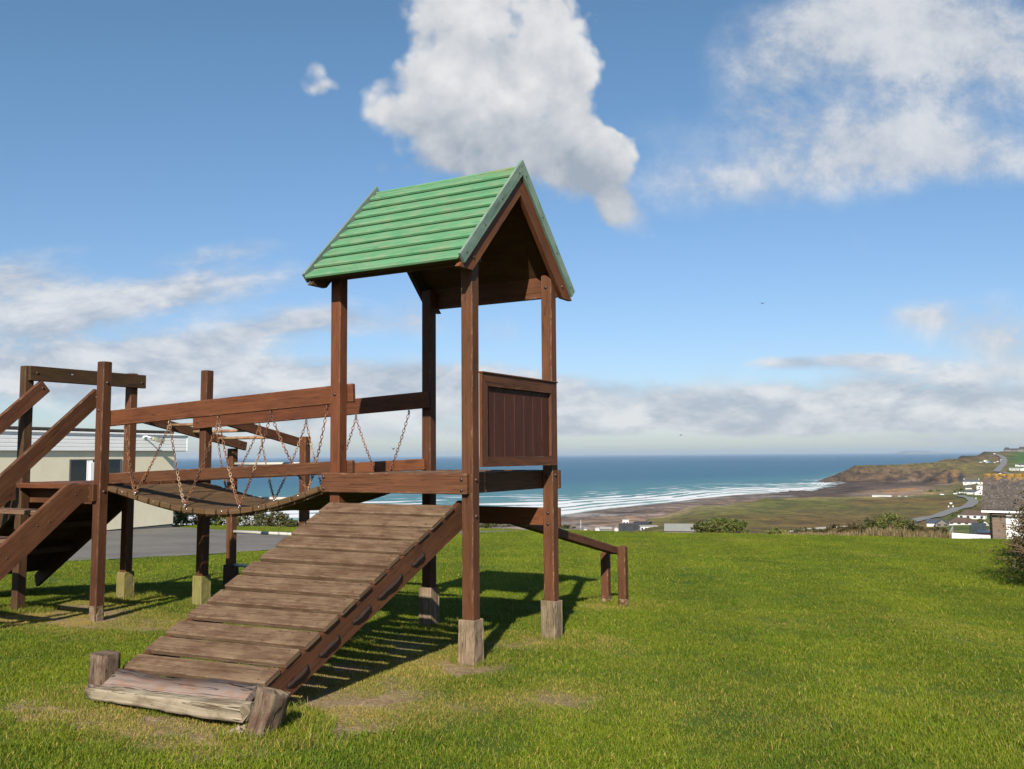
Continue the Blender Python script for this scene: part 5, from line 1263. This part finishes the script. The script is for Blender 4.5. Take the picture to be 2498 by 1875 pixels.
for a in ((2391.5, 1128, 5, 1.5, 'white', 'white car at the left end of the cliff car park'), (2396, 1127.5, 5, 1.6, 'silver', 'silver car second from left in the cliff car park'), (2404.5, 1126, 9.5, 3.6, 'white', 'largest white van in the cliff car park', 0, True), (2412.5, 1128, 7.5, 3.4, 'blue', 'blue van beside the largest white van', 0, True),
          (2407, 1129, 5.2, 1.7, 'white', 'white car parked below the largest white van'), (2427, 1128.7, 5.5, 1.9, 'white', 'white car standing alone right of the blue van'), (2433.5, 1126.7, 3.6, 2.2, 'white', 'small white van nearest the coast road', 0, True), (2441.5, 1123, 3.4, 2.2, 'white', 'upper white van beside the coast road', 0, True), (2441, 1127, 3.2, 1.7, 'white', 'lower white car beside the coast road'), (2426, 1108, 5, 2.4, 'white', 'white van driving on the top of the coast road', 20, True),
          (2298, 1207.5, 4.4, 1.6, 'white', 'white car parked behind the moor', 10), (2330.5, 1206, 4.2, 1.5, 'white', 'white car left of the lean roofed house', 5), (2337, 1204.5, 4.4, 1.6, 'silver', 'silver car left of the lean roofed house', -5), (2344, 1203, 4.4, 1.7, 'white', 'white car nearest the lean roofed house', 0)): vehicle(*a)
# dark garden shrubs round the far houses
for i, (px, py, w, h, lab) in enumerate(((2425, 1163, 24, 9, 'dark bushes left of the hillside gable'), (2478, 1165, 44, 10, 'dark hedge right of the hillside gable'), (2468, 1150, 26, 4, 'dark hedge below the long white bungalow'), (2345, 1199, 30, 9, 'dark shrubs above the parked cars'), (2345, 1206, 34, 5, 'green hedge at the end of the road'), (2392, 1276, 18, 12, 'green garden tree beside the brown roofed bungalows'),
        (2340, 1250, 20, 5, 'green scrub between road and white bungalow'), (2328, 1258, 10, 8, 'young trees beside the road verge'), (2280, 1199, 50, 6, 'band of dark scrub behind the beach dunes'), (2415, 1101, 9, 5, 'skyline trees left of the dark roofed houses'), (2428, 1099, 12, 6, 'skyline tree clump touching the red brown roof'))):
    p = drop(px, py); k = p.y / FPX; W2, H2 = w * k, h * k
    lumps = [(-W2 * .3, 0, H2 * .35, W2 * .28, W2 * .2 + 1, H2 * .5), (W2 * .05, 0, H2 * .45, W2 * .3, W2 * .2 + 1, H2 * .6), (W2 * .33, 0, H2 * .3, W2 * .25, W2 * .2 + 1, H2 * .45)]
    shrub('garden_shrub', lab, p.x, p.y, p.z - .3, lumps, 700, H2 * .10 + .3, LEAF_G, 'garden shrubs round the far houses', 300 + i, 3)

# ------------------------------------------------------------------ birds
bird_m = plain('dark_feathers', (.03, .03, .032), .8)
def bird(px, py, D, span, rot, dih, label):
    d = ray(px, py); p = Vector((d.x, d.y, d.z)) * (D / d.y) + Vector((0, 0, HC)); o_ = empty('bird', p, R(rot)); tag(o_, label, 'bird', 'birds over the sea')
    b = MB(); b.tube([(-.22, 0, 0), (-.12, 0, .01), (.02, 0, .012), (.14, 0, .0), (.30, 0, -.005)], lambda q: .012 + .05 * math.sin(math.pi * min(1, q * 1.15)), 8); b.build('body', bird_m, o_)
    for sg in (-1, 1):
        b = MB(); pts = [(0, 0, .02), (.5, .03, dih * .5), (1, -.08, dih)]; i = len(b.v)
        for (q, sw, z) in pts:
            c = .12 * (1 - q * .75); b.v += [(-c + sw, sg * q * span / 2, z), (c + sw, sg * q * span / 2, z), (c * .2 + sw, sg * q * span / 2, z + .02)]
        for k in range(2):
            for a_, b_ in ((0, 1), (1, 2), (2, 0)): b.face([i + 3 * k + a_, i + 3 * k + b_, i + 3 * k + 3 + b_, i + 3 * k + 3 + a_])
        b.build('wing', bird_m, o_)
bird(1860, 740, 95, .60, 80, .10, 'dark bird flying high above the right horizon'); bird(1661, 1061, 110, .5, 60, .05, 'dark bird low over the sea near the right tower post'); bird(960, 1095, 90, .45, 120, .16, 'tiny bird beside the hanging chain within the tower')

# ================================================================== SKY, SUN, AIR
wd_ = bpy.data.worlds.new('World'); sc.world = wd_; wd_.use_nodes = True
t = NT(wd_.node_tree); bg = t.n['Background']
sky = t.node('ShaderNodeTexSky', sky_type='NISHITA'); sky.sun_disc = False; sky.sun_elevation = R(32.8); sky.sun_rotation = R(187); sky.altitude = 20; sky.air_density = 1.0; sky.dust_density = .6; sky.ozone_density = 2.2
dirv = t.node('ShaderNodeTexCoord').outputs['Generated']; X, Y, Z = t.sep(dirv)
ya = t.math('MAXIMUM', t.math('ABSOLUTE', Y), .05); u = t.math('DIVIDE', X, ya); v = t.math('DIVIDE', Z, ya)
uv = t.comb(u, v, 0)
w1 = t.node('ShaderNodeTexNoise'); t.put(w1.inputs['Vector'], uv); w1.inputs['Scale'].default_value = 11; w1.inputs['Detail'].default_value = 4
wv = t.vmul(t.vadd(w1.outputs['Color'], (-.5, -.5, 0)), (.030, .026, 0)); ws = t.sep(t.vadd(uv, wv))
def blob(px, py, rx, ry, amp, tilt=0., warped=True, sharp=False):
    a, e = slope(px, py); uu, vv = (ws[0], ws[1]) if warped else (u, v)
    du = t.sub(uu, a); dv = t.sub(vv, e); ct, st2 = math.cos(R(tilt)), math.sin(R(tilt))
    p = t.add(t.mul(du, ct * FPX / rx), t.mul(dv, -st2 * FPX / rx)); q = t.add(t.mul(du, st2 * FPX / ry), t.mul(dv, ct * FPX / ry))
    r2 = t.add(t.mul(p, p), t.mul(q, q))
    if sharp: r2 = t.mul(r2, r2)
    return t.mul(t.math('EXPONENT', t.mul(r2, -1)), amp)
def total(L, sharp=False):
    s = None
    for l in L: x = blob(*l, sharp=sharp); s = x if s is None else t.add(s, x)
    return s
CUM = [(1215, 60, 262, 215, 1.25), (990, 225, 118, 108, .72), (930, 290, 60, 45, .34), (1190, 290, 265, 140, .80), (1195, 415, 270, 120, .80), (1410, 205, 95, 120, .60), (1490, 375, 88, 75, .85), (1400, 380, 130, 95, .55), (1540, 525, 105, 66, .88, 45), (1475, 445, 110, 90, .62), (905, 240, 50, 70, .36),
       (768, 192, 56, 52, .80), (795, 228, 70, 36, .50, -20), (330, 893, 260, 22, .42), (660, 890, 150, 20, .40), (900, 905, 110, 17, .36), (1150, 905, 150, 20, .40), (2330, 990, 200, 26, .36), (1480, 1058, 130, 14, .34), (1870, 215, 70, 80, .40), (2380, 770, 90, 50, .45)]
VEIL = [(1880, 215, 120, 140, 1.0), (1960, 90, 150, 100, .55), (2120, 40, 220, 120, .75), (2160, 200, 220, 150, .75), (2340, 50, 280, 110, .9), (2450, 180, 180, 140, 1.0), (2060, 330, 330, 90, .6), (1990, 440, 430, 78, .9, -6), (2300, 380, 340, 70, .8, 8), (1660, 430, 230, 60, .42), (1520, 310, 220, 80, .28), (1760, 120, 90, 120, .22),
        (2330, 790, 170, 90, .8), (2480, 860, 120, 110, 1.0), (2240, 765, 80, 30, .7), (1000, 775, 90, 80, .8), (1225, 805, 70, 55, .62), (1750, 925, 80, 46, .7), (2080, 600, 60, 60, .35), (1830, 850, 80, 40, .4), (900, 790, 200, 40, .35)]
STR = [(300, 735, 480, 58, 1.2, -9), (-50, 690, 260, 60, 1.05, -6), (620, 805, 330, 50, .95, -9), (560, 605, 200, 34, .55, -9), (150, 600, 160, 22, .3, -8), (150, 900, 420, 70, 1.35), (600, 960, 420, 75, 1.25), (1000, 950, 320, 62, 1.15), (1330, 965, 330, 52, .85), (1750, 985, 380, 48, .75), (2150, 975, 380, 55, .85), (2480, 985, 260, 70, .9),
       (2100, 880, 230, 22, .8, -2), (1900, 888, 80, 16, .5), (2330, 905, 260, 28, .6), (950, 800, 260, 34, .35), (1800, 1040, 700, 22, .55), (700, 1060, 700, 26, .5), (1650, 1015, 320, 20, .75), (2100, 1040, 330, 18, .8), (2420, 1020, 200, 20, .8), (1950, 1000, 260, 22, .7), (2300, 1075, 280, 12, .6), (1350, 1050, 200, 14, .5)]
n1 = t.noise(uv, 12, 12, .62, .3); n3 = t.noise(uv, 5.5, 4, .55)
b1 = t.noise(uv, 10, 5, .55, .2); b2 = t.noise(t.vadd(uv, (.012, .020, 0)), 10, 5, .55, .2)
vo = t.node('ShaderNodeTexVoronoi', feature='SMOOTH_F1'); t.put(vo.inputs['Vector'], t.vadd(uv, t.vmul(wv, (.6, .6, 0)))); vo.inputs['Scale'].default_value = 24; vo.inputs['Smoothness'].default_value = .6; vo.inputs['Detail'].default_value = 2; vo.inputs['Roughness'].default_value = .55
bil = t.sub(.42, vo.outputs['Distance'])
FA = total(CUM, True); dens = t.add(t.add(FA, t.mul(t.sub(n1, .5), 1.05)), t.mul(bil, .62))
soft = t.math('MINIMUM', t.math('MAXIMUM', t.mul(t.sub(.350, v), 4.5), 0), 1.0)
soft = t.add(soft, t.step(u, -.06, -.16, 0, .22))
alA = t.mul(t.step(dens, .34, t.add(.74, soft)), .98)
relief = t.mul(t.sub(b1, b2), 1.9)
lit = t.add(t.add(t.step(v, .275, .42, .10, .84), relief), t.mul(t.sub(n3, .5), .55))
lit = t.add(lit, t.mul(t.step(u, .05, .13), .42)); lit = t.add(lit, t.mul(bil, .24)); lit = t.add(lit, t.mul(t.sub(n1, .5), .35)); lit = t.math('ADD', lit, 0, clamp=True)
lowA = t.step(v, .10, .2); lit = t.math('MAXIMUM', lit, t.mul(t.sub(1, lowA), .80))
colA = t.mix(lit, (.37, .425, .50), (.82, .82, .825))
FV = total(VEIL); nv = t.noise(t.vmul(uv, (1, 1.15, 1)), 8, 12, .66, .12); alV = t.mul(t.step(t.mul(FV, t.add(-.42, t.mul(nv, 2.25))), .16, 1.05), .86)
colV = t.mix(t.step(nv, .38, .66), (.52, .565, .635), (.77, .775, .79))
uvs = t.vmul(uv, (1, 2.3, 1)); m1 = t.noise(uvs, 9, 11, .62, .25); m2 = t.noise(t.vadd(uvs, (.0, .050, 0)), 9, 6, .60, .25)
FB = total(STR); dB = t.mul(FB, t.add(-.16, t.mul(m1, 2.15)))
alB = t.mul(t.step(dB, .26, .95), .88)
litB = t.math('ADD', t.add(.45, t.mul(t.sub(m1, m2), 3.2)), t.mul(t.sub(m1, .5), .9), clamp=True)
colB = t.mix(litB, (.44, .495, .580), (.78, .785, .80))
STRENGTH = .070
skyc = sky.outputs[0]
hz_ = t.step(Z, .0, .10, 1, 0)
skyc = t.mix(1, skyc, t.mix(t.step(Z, .02, .42), (.84, .915, 1.10), (.84, 1.05, 1.12)), 'MULTIPLY')
k = 1 / STRENGTH / 1.57
sc1 = t.mix(alB, skyc, t.vmul(colB, (k, k, k))); sc1 = t.mix(alV, sc1, t.vmul(colV, (k, k, k))); sc2 = t.mix(alA, sc1, t.vmul(colA, (k, k, k)))
t.put(bg.inputs[0], sc2); bg.inputs[1].default_value = STRENGTH
wd_.cycles.sampling_method = 'MANUAL'; wd_.cycles.sample_map_resolution = 512

sl = bpy.data.lights.new('sun', 'SUN'); sl.energy = 5.0; sl.angle = R(.55); sl.color = (1.0, .93, .82)
so = bpy.data.objects.new('sun', sl); COL.objects.link(so)
az = R(7.1); el = R(32.8)
so.rotation_euler = Vector((math.sin(az) * math.cos(el), math.cos(az) * math.cos(el), -math.sin(el))).to_track_quat('-Z', 'Y').to_euler()

if True:
    hb = MB(); hb.box(-60000, 60000, -400, 52000, -96, 160, ch=0.01)
    me = bpy.data.meshes.new('haze')
    x0, x1, y0, y1, z0, z1 = -60000, 60000, -400, 52000, -96, 160
    vv = [(x, y, z) for x in (x0, x1) for y in (y0, y1) for z in (z0, z1)]
    me.from_pydata(vv, [], [(0, 1, 3, 2), (4, 6, 7, 5), (0, 4, 5, 1), (2, 3, 7, 6), (0, 2, 6, 4), (1, 5, 7, 3)])
    hm = bpy.data.materials.new('haze'); hm.use_nodes = True; t = NT(hm.node_tree); t.n.remove(t.n['Principled BSDF'])
    pv = t.node('ShaderNodeVolumePrincipled'); pv.inputs['Color'].default_value = (.66, .82, 1, 1); pv.inputs['Density'].default_value = 2.5e-5; pv.inputs['Anisotropy'].default_value = .1
    t.l.new(pv.outputs[0], t.n['Material Output'].inputs['Volume']); hm.cycles.homogeneous_volume = True if hasattr(hm.cycles, 'homogeneous_volume') else None
    me.materials.append(hm); ho = bpy.data.objects.new('haze', me); COL.objects.link(ho); stuff(ho); ho['label'] = 'thin sea haze paling the horizon'

sc.view_settings.view_transform = 'Standard'; sc.view_settings.look = 'None'; sc.view_settings.exposure = .65; sc.view_settings.gamma = 1
sc.cycles.max_bounces = 6; sc.cycles.diffuse_bounces = 3; sc.cycles.glossy_bounces = 2; sc.cycles.transmission_bounces = 2; sc.cycles.volume_bounces = 0
sc.cycles.use_denoising = True; sc.cycles.caustics_reflective = False; sc.cycles.caustics_refractive = False
